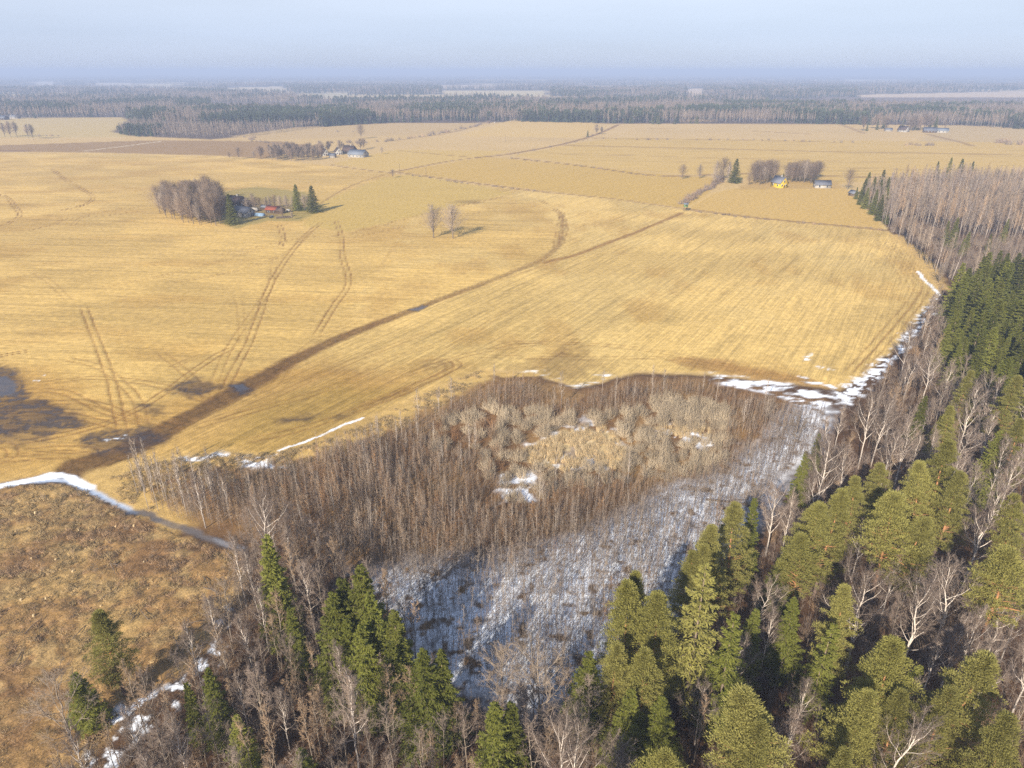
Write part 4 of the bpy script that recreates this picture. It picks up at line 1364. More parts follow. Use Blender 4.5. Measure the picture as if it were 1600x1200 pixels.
def hunting_tower(px, py, label):
    x, y = at(px, py)
    r = bpy.data.objects.new('hunting_hide', None)
    COL.objects.link(r)
    r.location = (x, y, -.1)
    tag(r, label, 'hide')
    for sx in (-1, 1):
        for sy in (-1, 1):
            link('leg', MB().tube([(sx * 1.3, sy * 1.3, 0), (sx * .9, sy * .9, 2.4)], [.11, .1], 6).mesh('leg', M_WOOD), r)
    cb = MB().box((-1.1, -1.1, 2.4), (1.1, 1.1, 2.55)).box((-1.1, -1.1, 2.55), (1.1, -1.0, 4.1)).box((-1.1, 1.0, 2.55), (1.1, 1.1, 4.1)).box((-1.1, -1.0, 2.55), (-1.0, 1.0, 4.1)).box((1.0, -1.0, 2.55), (1.1, 1.0, 4.1))
    c = link('cabin', cb.mesh('cabin', M_GREEN), r)
    link('window', MB().box((-.7, -1.13, 3.2), (.7, -1.08, 3.8)).mesh('window', M_DARK), c)
    m = MB()
    m.add([(-1.5, -1.5, 4.1), (1.5, -1.5, 4.1), (1.5, 1.5, 4.5), (-1.5, 1.5, 4.5), (-1.5, -1.5, 4.25), (1.5, -1.5, 4.25), (1.5, 1.5, 4.65), (-1.5, 1.5, 4.65)],
          [(0, 2, 1), (0, 3, 2), (4, 5, 6), (4, 6, 7), (0, 1, 5), (0, 5, 4), (1, 2, 6), (1, 6, 5), (2, 3, 7), (2, 7, 6), (3, 0, 4), (3, 4, 7)])
    link('roof', m.mesh('roof', M_TINROOF), r)
    lad = MB()
    for s in (-.3, .3):
        lad.cones([(s, -2.2, 0)], [(s, -1.1, 2.7)], .06)
    for k in range(6):
        lad.box((-.3, -2.2 + k * .18, .35 + k * .42), (.3, -2.15 + k * .18, .40 + k * .42))
    link('ladder', lad.mesh('ladder', M_WOOD), r)


hunting_tower(1071, 329, 'pale green raised hunting hide at the corner of the stubble field')


def yard_thing(name, label, cat, px, py, mb, m_, rot=0):
    x, y = at(px, py)
    o = link(name, mb.mesh(name, m_))
    o.location, o.rotation_euler = (x, y, -.05), (0, 0, math.radians(rot))
    return tag(o, label, cat)


g_ = MB()
hoop = [(1.6 * math.cos(a), 1.7 * math.sin(a)) for a in np.linspace(0, math.pi, 9)]
v_ = [(x, yy, z) for yy in (-3, 3) for x, z in hoop]
g_.add(v_, [t for k in range(8) for t in ((k, k + 1, k + 10), (k, k + 10, k + 9))] + [(0, k + 1, k) for k in range(1, 8)] + [(9, 9 + k, 10 + k) for k in range(1, 8)])
yard_thing('greenhouse', 'pale blue hooped film greenhouse in front of the grey roofed barn', 'greenhouse', 406, 337, g_, M_BLUE, 70)


def wood_pile(px, py, label, n=7, L=4.0, m_=None):
    x, y = at(px, py)
    r = bpy.data.objects.new('wood_pile', None)
    COL.objects.link(r)
    r.location, r.rotation_euler = (x, y, 0), (0, 0, RNG.random() * 3)
    tag(r, label, 'wood pile')
    for row in range(3):
        for k in range(n - row):
            o = link('log', MB().tube([(-L / 2, (k + row * .5) * .42, .2 + row * .36), (L / 2, (k + row * .5) * .42 + .05, .2 + row * .36)], [.2, .18], 6).mesh('log', m_ or M_WOOD), r)


wood_pile(443, 341, 'pale log pile on the front edge of the farm yard', 5, 8)
wood_pile(426, 340, 'short white topped stack in front of the red roofed outbuilding', 4, 4, M_WHITEWALL)
yard_thing('caravan', 'small white caravan parked between the barn and the red roof', 'caravan', 399, 330, MB().box((-1, -2, .5), (1, 2, 2.2)).box((-.8, -2.4, .5), (.8, -2, 1.6)).box((-.9, -.3, 0), (-.7, .3, .6)).box((.7, -.3, 0), (.9, .3, .6)), M_WHITEWALL, 60)
yard_thing('trailer', 'small white trailer beside the brushwood by the right yard spruces', 'trailer', 451, 331, MB().box((-.9, -1.6, .6), (.9, 1.6, 1.6)).box((-.1, 1.6, .6), (.1, 2.8, .75)).box((-1.05, -.3, 0), (-.9, .3, .6)).box((.9, -.3, 0), (1.05, .3, .6)), M_WHITEWALL, 35)


def power_pole(px, py, h, label, group=None):
    x, y = at(px, py)
    r = bpy.data.objects.new('power_pole', None)
    COL.objects.link(r)
    r.location = (x, y, -.2)
    tag(r, label, 'pole', group)
    link('post', MB().tube([(0, 0, 0), (0, 0, h)], [.14, .1], 8).mesh('post', M_WOOD), r)
    link('crossarm', MB().box((-.9, -.06, h - .5), (.9, .06, h - .38)).mesh('crossarm', M_WOOD), r)
    for s in (-.8, 0, .8):
        link('insulator', MB().tube([(s, 0, h - .38), (s, 0, h - .2)], [.06, .04], 6).mesh('insulator', M_FRAME), r)


o_ = MB().tube([(0, 0, 0), (0, 0, 36)], [.5, .3], 6)
x_, y_ = at(773, 192)
r_ = bpy.data.objects.new('mast', None)
COL.objects.link(r_)
r_.location = (x_, y_, 0)
tag(r_, 'thin tall mast standing at the edge of the far wood', 'mast')
link('post', o_.mesh('post', M_WOOD), r_)
link('base', MB().box((-1, -1, 0), (1, 1, 1.5)).mesh('base', M_WHITEWALL), r_)
for p_ in ((666, 276, 'power pole on the hedge ditch above the green meadow'), (625, 273, 'power pole at the ditch crossing bush'), (790, 222, 'power pole in the pale field below the lane'),
           (1131, 262, 'power pole in the striped field behind the yellow house')):
    power_pole(p_[0], p_[1], 9, p_[2])

# ------------------------------------------------------------------ named trees, placed by where their tops stand
for px, py, h, k, fat, lab in (
        (562, 885, 21, 0, 1.0, 'tallest bright spruce of the clump beside the snowy thicket'),
        (533, 906, 19, 1, .95, 'spruce left behind the tallest one of the clump by the snow'),
        (515, 926, 18, 2, .95, 'pale grey green spruce on the left flank of the clump by the snow'),
        (578, 930, 18, 0, .9, 'spruce close against the right of the tallest clump spruce'),
        (564, 977, 15, 2, 1.0, 'bright green spruce in front of the tallest clump spruce'),
        (541, 965, 15, 3, 1.0, 'dark spruce between the pale and the bright front spruces'),
        (612, 954, 16, 1, 1.0, 'spruce standing alone against the bright snow right of the clump'),
        (594, 994, 12, 2, 1.0, 'small spruce squeezed below the clump beside the snow'),
        (611, 1005, 14, 0, 1.0, 'broad spruce in front of the one standing against the snow'),
        (660, 1018, 16, 2, .95, 'broad bright spruce at the near corner of the snowy thicket'),
        (690, 1016, 15, 1, .95, 'dark spruce right behind the broad corner spruce'),
        (630, 1000, 13, 3, 1.0, 'dark narrow spruce left of the broad corner spruce'),
        (417, 838, 19, 3, .9, 'narrow dark spruce at the end of the ditch beside a white birch'),
        (421, 858, 17, 3, .9, 'narrow bright spruce just in front of the ditch end spruce'),
        (453, 948, 12, 3, .9, 'slim spruce standing low in the bare wood below the ditch end'),
        (367, 1118, 10, 0, 1.0, 'short bright spruce in the bare wood at the lower edge'),
        (468, 1168, 8, 2, 1.1, 'very small spruce at the lower edge among grey stems'),
        (776, 1100, 16, 0, 1.05, 'bushy spruce at the lower edge beside the pale shrub'),
        (797, 1098, 15, 1, .9, 'dark spruce hidden behind the bushy lower edge spruce'),
        (116, 1052, 9, 1, 1.4, 'ragged dark spruce with bare lower stem at the clearing edge'),
        (322, 1044, 13, 3, .9, 'narrow yellow green spruce amid thin bare trees below the clearing'),
        (289, 1067, 10, 3, .8, 'thin sparse spruce left of the narrow yellow green one'),
        (920, 1018, 14, 0, 1.0, 'dark spruce at the foot of the big pines by the snow'),
        (1180, 952, 13, 3, 1.0, 'small slim spruce right of the sparse topped pair'),
        (1183, 778, 17, 3, .7, 'slender spruce spire between pines and snow'),
        (1245, 935, 14, 1, 1.0, 'dark leaning spruce under the wide pine'),
        (1566, 674, 16, 0, 1.0, 'bright spruce among bare birches near the right border'),
        (1262, 705, 12, 1, .9, 'bright spruce alone at the right shore of the snowy thicket'),
        (1282, 678, 9, 3, 1.0, 'small yellow green spruce near the snowy field corner'),
        (1445, 618, 13, 3, 1.0, 'slim spruce between pale branched birches above the pines'),
        (1434, 1040, 12, 1, 1.0, 'dark young spruce between two big front pines'),
        (1130, 1010, 13, 1, 1.0, 'dark spruce behind the right sparse spruce'),
        (1230, 860, 12, 2, 1.0, 'shaded spruce under the pines near the tall trunks'),
        (985, 1080, 13, 0, 1.1, 'dark spruce at the base of the front pine clump'),
        (1035, 1090, 12, 2, 1.1, 'shaded spruce beneath the right front pine of the clump')):
    tree_px('spruce', px, py, h * 1.04, lab, 'spruces in the foreground', k, fat * 1.18)
tree_px('sparse', 1102, 885, 24, 'big spruce with thin straggly crown and bare pale top', 'spruces in the foreground', 0)
tree_px('sparse', 1149, 962, 21, 'sparse spruce with layered branches in front of the straggly one', 'spruces in the foreground', 1)
tree_px('sparse', 1300, 972, 17, 'half bare spruce with layered branches among pine trunks', 'spruces in the foreground', 1)
for px, py, h, k, fat, lab in (
        (1001, 892, 20, 3, .9, 'dark topped pine rising behind the front pine clump'),
        (990, 914, 21, 1, 1.05, 'left tall pine of the front clump beside the snow'),
        (1037, 922, 21, 0, 1.1, 'right tall pine of the front clump beside the snow'),
        (1012, 1020, 17, 1, 1.1, 'lower pine in front of the tall pair'),
        (965, 1000, 16, 3, 1.2, 'pine on the snow side of the front clump'),
        (150, 950, 15.5, 1, 1.15, 'lone pine standing on the brown clearing'),
        (1104, 821, 20, 0, 1.0, 'pine with yellow top behind the straggly spruce'),
        (1122, 850, 18, 2, 1.0, 'broad pine just right of the yellow topped one'),
        (1155, 790, 20, 1, 1.05, 'bushy pine beside the slender spruce spire'),
        (1085, 860, 17, 3, 1.0, 'pine on the left edge nearest the snow behind the straggly spruce'),
        (1055, 1158, 19, 2, 1.0, 'rounded pine top at the lower edge below the front clump'),
        (947, 1192, 18, 1, .9, 'small pine top just showing at the lower edge'),
        (1206, 1092, 21, 2, 1.25, 'large rounded bright pine at the lower edge with dense crown'),
        (1180, 1118, 19, 0, 1.0, 'pine shouldering the large rounded bright one'),
        (1390, 1026, 21, 2, 1.15, 'wide pine in the front row beneath a white birch'),
        (1352, 1075, 19, 0, 1.1, 'lower left half of the wide front row pine pair'),
        (1415, 1080, 18, 1, 1.0, 'pine behind the forked bare tree at the lower edge'),
        (1529, 1014, 21, 1, 1.2, 'big domed pine near the lower corner'),
        (1490, 1070, 18, 3, 1.1, 'darker pine at the left foot of the big domed one'),
        (1590, 858, 22, 4, 1.2, 'tall orange stemmed pine cut by the right border'),
        (1405, 780, 22, 4, 1.25, 'tall orange stemmed pine with open crown in mid wood'),
        (1440, 800, 20, 2, 1.0, 'pine right behind the open crowned orange one'),
        (1311, 765, 21, 1, 1.0, 'pine with rounded top left of the open crowned one'),
        (1277, 792, 21, 4, 1.0, 'pine on tall bare trunks at the dark opening'),
        (1262, 840, 19, 4, 1.1, 'wide flat pine above the dark trunks'),
        (1326, 918, 19, 3, 1.0, 'pine under the leaning white birch'),
        (1487, 692, 22, 1, 1.1, 'full bright pine standing above the birches'),
        (1455, 722, 19, 2, 1.05, 'pine leaning to the left of the full bright one'),
        (1500, 740, 19, 0, 1.1, 'broad pine under the full bright one'),
        (1386, 733, 17, 2, 1.0, 'dark olive pine in the shade of the birches'),
        (1347, 748, 18, 3, 1.1, 'olive pine at the left end of the birch row'),
        (1490, 636, 17, 0, .9, 'grey green pine between birches below the spruce stand'),
        (1470, 650, 14, 3, .9, 'small pine at the foot of the grey green one'),
        (1516, 580, 19, 3, .9, 'pine at the lower corner of the dense spruce stand'),
        (1589, 588, 20, 0, 1.0, 'pine at the right border below the dense spruce stand'),
        (1600, 655, 18, 1, 1.0, 'pine half outside the right border above the brown bushes'),
        (1600, 780, 19, 2, .9, 'pine edge showing at the right border in mid wood'),
        (1592, 1130, 20, 0, 1.0, 'pine in the lower right corner'),
        (1330, 1180, 17, 3, 1.0, 'pine foot at the lower edge between the front pines')):
    tree_px('pine', px, py, h * 1.03, lab, 'pines in the foreground', k, fat * 1.08)
for px, py, h, k, lab in (
        (1428, 508, 17, 0, 'lone white birch on the snowy track beside the spruce stand'),
        (1462, 551, 16, 1, 'spreading white birch below the spruce stand, the left of two'),
        (1490, 562, 16, 4, 'upright white birch right of the spreading one'),
        (1530, 602, 18, 0, 'bright white birch with regular upward branches'),
        (1566, 586, 18, 4, 'slim leaning birch near the right border'),
        (1369, 618, 18, 1, 'birch with wide purple crown at the snowy field corner'),
        (1388, 622, 17, 3, 'broad arching birch right of the wide crowned one'),
        (1299, 686, 18, 3, 'white crooked birch with arching limbs in front of the snow'),
        (1328, 700, 14, 1, 'small crooked birch behind the arching limbed one'),
        (1319, 635, 12, 2, 'thin birch on the snowy corner'),
        (1296, 649, 12, 4, 'thin grey birch left of the snowy corner one'),
        (1426, 658, 17, 0, 'birch with tall clean stem above the olive pine'),
        (1400, 671, 15, 1, 'low forked birch left of the clean stemmed one'),
        (1440, 674, 14, 4, 'short white birch right of the clean stemmed one'),
        (1466, 669, 15, 2, 'birch with rusty round crown above the full bright pine'),
        (1580, 680, 17, 4, 'tall pale birch behind the bright border spruce'),
        (1595, 700, 17, 2, 'leaning pale birch at the right border'),
        (1559, 763, 20, 0, 'purple crowned birch right of the mid wood pines'),
        (1457, 898, 20, 0, 'large white birch with many upright branches in mid wood'),
        (1506, 881, 19, 1, 'forked white birch right of the large one'),
        (1366, 887, 20, 3, 'leaning white birch with long bare trunk between pines'),
        (1420, 1123, 18, 1, 'pale bushy topped birch at the lower edge'),
        (1510, 962, 15, 4, 'thin birch with purple twigs below the forked one'),
        (1535, 945, 16, 2, 'thin birch left of the orange stemmed border pine'),
        (1562, 1003, 14, 1, 'white forked birch beside the big domed pine'),
        (1217, 760, 15, 3, 'grey bare tree at the shore of the snow behind the pines'),
        (1242, 768, 15, 2, 'slim bare tree right of the grey shore one'),
        (874, 1134, 16, 3, 'white many stemmed birch at the lower edge'),
        (904, 1138, 16, 1, 'white leaning birch right of the many stemmed one'),
        (399, 768, 19, 1, 'tall white birch where the ditch ends'),
        (301, 735, 13, 4, 'slender white birch standing beside the ditch'),
        (540, 1055, 17, 4, 'bright white stem in front of the spruce clump'),
        (1585, 920, 16, 0, 'white birch beside the tall border pine'),
        (1475, 980, 14, 2, 'thin white birch in the brown gap of the wood'),
        (1410, 850, 15, 4, 'thin birch behind the leaning white one')):
    tree_px('birch', px, py, h, lab, 'birches in the foreground', k)
for px, py, h, k, lab in (
        (784, 1003, 13, 0, 'pale silvery shrub like tree at the near snow tip'),
        (847, 1018, 17, 1, 'tall grey brown tree left of the dark clump spruce'),
        (71, 1055, 14, 0, 'grey leafless tree at the edge of the clearing'),
        (341, 908, 12, 0, 'greyish leafless tree beside the ditch bend'),
        (1560, 372, 12, 1, 'pale spreading tree before the dense spruce stand'),
        (1480, 347, 12, 0, 'greyish leafless tree beside the small wood edge spruces'),
        (1180, 760, 9, 1, 'low grey tree on the snow shore'),
        (1205, 620, 8, 0, 'low grey willow like tree on the snow strip'),
        (1250, 650, 9, 1, 'low grey spreading tree at the end of the snow strip'),
        (675, 320, 17, 1, 'left of the two lone bare trees in the stubble field'),
        (706, 321, 17, 3, 'right of the two lone bare trees in the stubble field'),
        (1474, 412, 8, 1, 'round brown bush like tree at the field edge')):
    tree_px('mid' if py < 500 else 'grey', px, py, h, lab, 'single bare trees', k, 1.35 if 'lone bare' in lab else 1.0)

# ------------------------------------------------------------------ farm trees and middle distance
for px, py, h, f, lab in ((356, 303, 17, 1.35, 'tall dark spruce at the corner of the lone farm grove'), (461, 288, 16, 1.5, 'yellow green spruce right of the farm yard'), (486, 290, 16, 1.75, 'dark broad spruce at the right end of the farm'), (296, 291, 16, 1.2, 'spruce top poking from the bare farm grove'),
                          (1152, 248, 18, 1.6, 'dark spruce behind the white birch left of the yellow house'), (1225, 270, 7, 1.2, 'round dark evergreen behind the yellow house')):
    x, y = at(px, py, h)
    tree('spruce', x, y, h, lab, 'farm spruces', 0, f)
GROVE = world([(246, 336), (262, 342), (300, 352), (345, 355), (352, 335), (345, 315), (300, 312), (262, 320)])
for n_, (x, y) in enumerate(fill(GROVE, 4.9)):
    tree('mid', x, y, RNG.uniform(11, 15.5), 'bare tree in the dense grove on the left side of the lone farm', 'farm grove trees', 2 * (n_ % 2) if n_ % 5 else 1, .95)
for px, py, h, lab in ((384, 309, 8, 'rounded bare fruit tree behind the barn'), (396, 308, 8, 'second rounded bare fruit tree behind the barn'), (404, 310, 7, 'bare fruit tree right of the rounded pair'), (414, 308, 9, 'upright bare tree behind the red roofed outbuilding'), (427, 305, 8, 'bushy bare tree behind the yard lawn'),
                       (446, 305, 9, 'bare garden tree at the back of the yard'), (473, 304, 10, 'bare tree between the two right farm spruces'), (440, 325, 6, 'low bare bush by the sheds'), (455, 330, 5, 'brushy bare bush under the yellow green spruce'),
                       (1068, 258, 11, 'bare tree on the ditch, the first from the hide side'), (1095, 257, 11, 'slim bare tree on the ditch'), (1122, 251, 14, 'purple brown birch like tree at the hedge top'), (1133, 250, 15, 'tall bare tree next to the white stem'),
                       (1172, 272, 8, 'low bare garden bush beside the dark spruce'), (1190, 268, 10, 'bare garden tree behind the lawn'), (1203, 253, 16, 'large bare tree left of the yellow house'), (1230, 265, 9, 'bare tree behind the yellow house'), (1240, 262, 11, 'bare tree right of the yellow house'), (1262, 250, 17, 'broad grey bare tree between the yellow house and the cowshed'),
                       (1253, 262, 11, 'bare tree crowding the broad grey one'), (1330, 268, 13, 'bare tree left of the spruce grove corner'), (1196, 262, 12, 'bare tree crowding the large one by the yellow house'), (1183, 266, 10, 'rounded bare bush on the lawn edge'), (1212, 262, 12, 'bare tree over the yellow house roof'), (1248, 258, 13, 'tall bare tree behind the broad grey one'), (1271, 262, 12, 'bare tree left over the cowshed roof'), (1140, 258, 12, 'bare tree between the white stem and the dark spruce'), (1127, 262, 11, 'low bare tree at the hedge top'), (1117, 268, 9, 'small bare tree at the hedge top'),
                       (436, 306, 8, 'round bare shrub behind the lawn'), (420, 306, 8, 'bare shrub beside the bushy tree'), (455, 308, 8, 'bare shrub left of the yellow green spruce'), (480, 306, 9, 'bare tree just left of the dark broad spruce'), (392, 303, 9, 'bare tree behind the fruit trees'), (613, 266, 6, 'bushy bare tree at the ditch crossing'), (596, 230, 7, 'bare tree right of the hamlet barn'), (371, 232, 10, 'round bare tree alone on the ploughed field edge'), (395, 236, 8, 'bare tree right of the round lone one'), (357, 238, 6, 'small bare tree left of the round lone one'),
                       (562, 195, 17, 'dark lone tree in the far meadow')):
    x, y = at(px, py, h)
    tree('mid', x, y, h, lab, 'middle distance trees')
for px, py, h, lab in ((1142, 252, 15, 'white stemmed birch left of the dark farm spruce'),):
    x, y = at(px, py, h)
    tree('birch', x, y, h, lab, 'middle distance trees', 4)
for n_, (px, py) in enumerate([(8, 214), (17, 214), (27, 215), (45, 217), (52, 218)]):
    x, y = at(px, py)
    tree('far', x, y, 17 + n_ % 3, 'bare tree of the row on the far left pale meadow', 'far left meadow row')
for n_, (px, py, h) in enumerate([(977, 193, 12), (985, 193, 13), (1020, 194, 11), (1028, 194, 14), (1054, 194, 11), (1079, 193, 9), (1088, 193, 13)]):
    x, y = at(px, py)
    tree('spruce', x, y, h, 'small dark spruce on the meadow side of the middle far wood', 'spruces along the far wood', None, 1.3)
for px, py, h, lab in ((918, 214, 9, 'small dark tree by the lane bend'), (932, 210, 12, 'bare tree at the lane bend'), (940, 210, 10, 'second bare tree at the lane bend')):
    x, y = at(px, py)
    tree('spruce' if 'dark' in lab else 'far', x, y, h, lab, 'lane bend trees')
for n_ in range(30):
    x, y = at(RNG.uniform(1345, 1480), RNG.uniform(200, 205))
    tree('far' if n_ % 4 else 'spruce', x, y, RNG.uniform(12, 20), 'bare tree sheltering the far farm' if n_ % 4 else 'dark spruce sheltering the far farm', 'far farm trees')
for n_, (x, y) in enumerate(np.vstack([fill(world([(1175, 284), (1205, 284), (1212, 276), (1180, 276)]), 6), fill(world([(1228, 284), (1275, 285), (1280, 277), (1228, 276)]), 6)])):
    tree('mid', x, y, RNG.uniform(9, 14), 'bare garden tree crowding round the yellow house', 'yellow house garden trees', 2 * (n_ % 2))
# hamlet belt and garden
HAM = world([(405, 248), (420, 240), (470, 238), (505, 238), (508, 248), (480, 252), (420, 252)])
for x, y in fill(HAM, 8):
    tree('far', x, y, RNG.uniform(8, 12), 'bare tree in the belt left of the hamlet', 'hamlet belt trees')
for x, y in fill(world([(505, 236), (575, 232), (580, 236), (510, 240)]), 12):
    tree('far', x, y, RNG.uniform(8, 12), 'bare garden tree behind the hamlet houses', 'hamlet garden trees')

# ------------------------------------------------------------------ right hand woods
STAND = world([(1462, 575), (1478, 500), (1500, 470), (1540, 456), (1600, 448), (1750, 440), (1800, 640), (1560, 690), (1500, 640)])
items = []
for x, y in fill(STAND, 5.7):
    if visible(np.array([[x, y]]), 18)[0]:
        hh = RNG.uniform(11, 20)
        items.append((tree('spruce', x, y, hh, 'dark green spruce packed in the dense stand by the field corner', 'dense spruce stand', None, RNG.uniform(1.0, 1.4)), 'tall stand spruce' if hh > 15.5 else 'short stand spruce', x, y, hh))
name_by_marks(items)
for px, py, h in ((1342, 320, 10), (1350, 326, 13), (1362, 335, 15), (1372, 345, 15), (1347, 312, 14), (1358, 318, 17), (1368, 326, 18), (1378, 338, 17), (1352, 303, 15), (1372, 310, 19), (1380, 322, 18), (1384, 350, 9), (1337, 311, 8)):
    x, y = at(px, py)
    tree('spruce', x, y, h, 'dark spruce of the grove at the back corner of the small field', 'corner grove spruces', None, 1.15)
for px, py, h in ((1484, 345, 13), (1498, 340, 15), (1515, 362, 11), (1576, 342, 12), (1550, 365, 10), (1508, 372, 9), (1488, 246, 20), (1505, 248, 20), (1468, 252, 19), (1522, 252, 18)):
    x, y = at(px, py, h)
    tree('spruce', x, y, h, 'spruce poking out of the bare birch wood', 'spruces in the bare wood', None, 1.0)
BIRCHWOOD = world([(1345, 313), (1385, 300), (1500, 291), (1645, 293), (1780, 300), (1780, 440), (1490, 445), (1458, 425), (1408, 376), (1390, 360)])
bw = fill(BIRCHWOOD, 3.5)
bw = bw[visible(bw, 18, 30)]
near = np.argsort(bw[:, 1])
NB = 60
front = world([(1390, 362), (1405, 366), (1480, 430), (1490, 440), (1800, 436), (1800, 380), (1500, 372), (1400, 345)])
isf = ~off(bw, front)
BW_TALL = bw[~isf]
BW_LOW = bw[isf]
stand_ok = off(BW_LOW, STAND, 2)
BW_LOW = BW_LOW[stand_ok]
WOODR = world([(985, 1190), (1090, 1010), (1195, 840), (1262, 748), (1298, 695), (1340, 645), (1405, 575), (1446, 510), (1462, 500), (1475, 560), (1500, 640), (1560, 690), (1800, 650), (1950, 1000), (1950, 1480), (900, 1480)])
pr = np.array([(p[0], p[1]) for p in PLACED])
fr = fill(WOODR, 6.8)
fr = fr[visible(fr, 17, 40)]
keep = np.array([np.hypot(pr[:, 0] - p[0], pr[:, 1] - p[1]).min() > 2.6 for p in fr])
fr = fr[keep]
items = []
for k, (x, y) in enumerate(fr):
    hh = RNG.uniform(10, 16)
    if k % 5 < 2:
        o = tree('birch', x, y, hh, 'slim bare birch between the pines of the mixed wood', 'birches filling the mixed wood')
        items.append((o, 'tall slim birch' if hh > 13 else 'short slim birch', x, y, hh))
    else:
        o = tree('alder', x, y, hh, 'thin grey bare tree between the pines of the mixed wood', 'thin trees filling the mixed wood')
        items.append((o, 'tall thin grey tree' if hh > 13 else 'short thin grey tree', x, y, hh))
name_by_marks(items)

# ------------------------------------------------------------------ left hand bare wood
WOODL = world([(60, 1480), (110, 1260), (200, 1150), (300, 1085), (350, 1030), (380, 940), (390, 865), (445, 850), (540, 905), (600, 965), (660, 1060), (740, 1125), (860, 1120), (980, 1190), (940, 1480)])
fl = fill(WOODL, 3.0)
fl = fl[visible(fl, 13, 20)]
keep = np.array([np.hypot(pr[:, 0] - p[0], pr[:, 1] - p[1]).min() > 1.6 for p in fl])
fl = fl[keep]
fl = fl[np.argsort(fl[:, 1])]
print('left wood', len(fl), 'right fill', len(fr), 'birchwood', len(BW_TALL), len(BW_LOW))
items = []
for k, (x, y) in enumerate(fl[:250]):
    if k % 9 == 0:
        hh = RNG.uniform(11, 15)
        o = tree('birch', x, y, hh, 'slim white birch scattered in the thin grey wood below the clearing', 'birches in the thin grey wood', 4)
        items.append((o, 'slim white birch', x, y, hh))
    else:
        hh = RNG.uniform(8, 13.5)
        o = tree('alder', x, y, hh, 'thin bare grey brown tree of the crowded wood below the clearing', 'crowded thin bare trees')
        items.append((o, 'tall thin grey brown tree' if hh > 11 else 'short thin grey brown tree', x, y, hh))
name_by_marks(items)
FL_REST = fl[250:]
# pale stems along the ditch
for k in range(26):
    u = RNG.random()
    x, y = at(212 + 150 * u + RNG.normal(0, 6), 768 + 42 * u + RNG.normal(0, 12))
    tree('aspen', x, y, RNG.uniform(9, 13), 'pale slender aspen in the row along the ditch and field edge', 'pale aspens along the ditch', None, .75)

# stuff: the rest of the bare wood and the birch wood
ALD1 = [(MB().merge(p[0], 0).merge(p[1], 1), [M_ALDER, M_TWIG_G]) for p in ALDERS]
BIR1 = [(MB().merge(p[0], 0).merge(p[1], 1), [M_ALDER if k < 2 else M_BIRCH, M_TWIG_P if k % 2 else M_TWIG_G]) for k, p in enumerate(BIRCHES[3:] + ALDERS[2:])]
if len(FL_REST):
    scatter('bare_wood', 'remaining thin bare trees of the crowded wood below the clearing', 'woodland', FL_REST, RNG.uniform(.55, .95, len(FL_REST)), ALD1)
BF = [(far_bare(16, 200 + k, 70, .06), [(M_TWIG_G, M_TWIG_B, M_TWIG_P)[k % 3], M_BIRCH if k % 3 else M_ALDER]) for k in range(6)]
hs = np.where(RNG.random(len(BW_TALL)) < .7, RNG.uniform(.78, 1.18, len(BW_TALL)), RNG.uniform(.4, .75, len(BW_TALL)))
hs *= .8 + .4 * fbm(BW_TALL[:, 0] / 18, BW_TALL[:, 1] / 18, 155)
scatter('birch_wood', 'tall pale stemmed bare birch wood beyond the field corner', 'woodland', BW_TALL, hs, BF + [(m_, mm) for m_, mm in BF])
bl = fill(front, 2.1)
bl = bl[visible(bl, 8, 20)]
bl = bl[off(bl, STAND, 1)]
SAP = [(sapling(8, 300 + k), [M_ALDER, M_TWIG_P if k % 2 else M_TWIG_B]) for k in range(5)]
scatter('scrub_wood', 'low purple brown scrub in front of the tall birch wood', 'scrub', bl, RNG.uniform(.5, 1.0, len(bl)), SAP + [(bush(1.6, 4, 320, 60, .018), [M_TWIG_P]), (bush(1.8, 4.5, 321, 60, .018), [M_TWIG_G])])

# ------------------------------------------------------------------ the thicket in the middle
MARSH_IN = world([(235, 802), (300, 775), (440, 742), (505, 722), (585, 694), (665, 654), (742, 620), (800, 606), (830, 612), (885, 632), (985, 612), (1080, 602), (1180, 628), (1262, 662), (1262, 700), (1200, 768), (1110, 860), (990, 1000), (905, 1085), (790, 1100), (700, 1055), (600, 935), (530, 880), (440, 848), (340, 828)])
WILLOWZ = world([(640, 695), (700, 655), (760, 638), (830, 640), (900, 652), (985, 645), (1010, 628), (1080, 618), (1145, 642), (1140, 690), (1125, 738), (1050, 758), (960, 762), (880, 765), (830, 785), (785, 785), (765, 750), (755, 722), (700, 712)])
SNOWYW = world(SNOWY)
th = fill(MARSH_IN, .86)
th = th[off(th, WILLOWZ, -1.0)]
sdw = sd_poly(th[:, 0], th[:, 1], SNOWYW) + (fbm(th[:, 0] / 7, th[:, 1] / 7, 150) - .5) * 12
dens = fbm(th[:, 0] / 9, th[:, 1] / 9, 151)
p_keep = np.where(sdw < 0, .50 + .45 * smooth(-14, 0, sdw), .95) * np.where(dens < .36, .55, 1)
th_k = RNG.random(len(th)) < p_keep
th, sdw, dens = th[th_k], sdw[th_k], dens[th_k]
blend = smooth(-9, 7, sdw)
hh = ((1 - blend) * RNG.uniform(3.2, 6.4, len(th)) + blend * RNG.uniform(4.6, 7.6, len(th))) * (.82 + .4 * dens)
hh *= np.exp(RNG.normal(0, .17, len(th)))
hh *= .55 + .45 * smooth(0, 18, sd_poly(th[:, 0], th[:, 1], WILLOWZ))
edge = sd_poly(th[:, 0], th[:, 1], MARSH_IN)
hh *= np.where(edge > -3, .75, 1)
SAPB = [(sapling(8, 400 + k, 50 + 4 * (k % 3), .014, .036), [M_ALDER if k % 2 else M_BIRCH, (M_TWIG_B, M_TWIG_B, M_TWIG_G, M_RUST, M_TWIG_P)[k % 5]]) for k in range(10)]
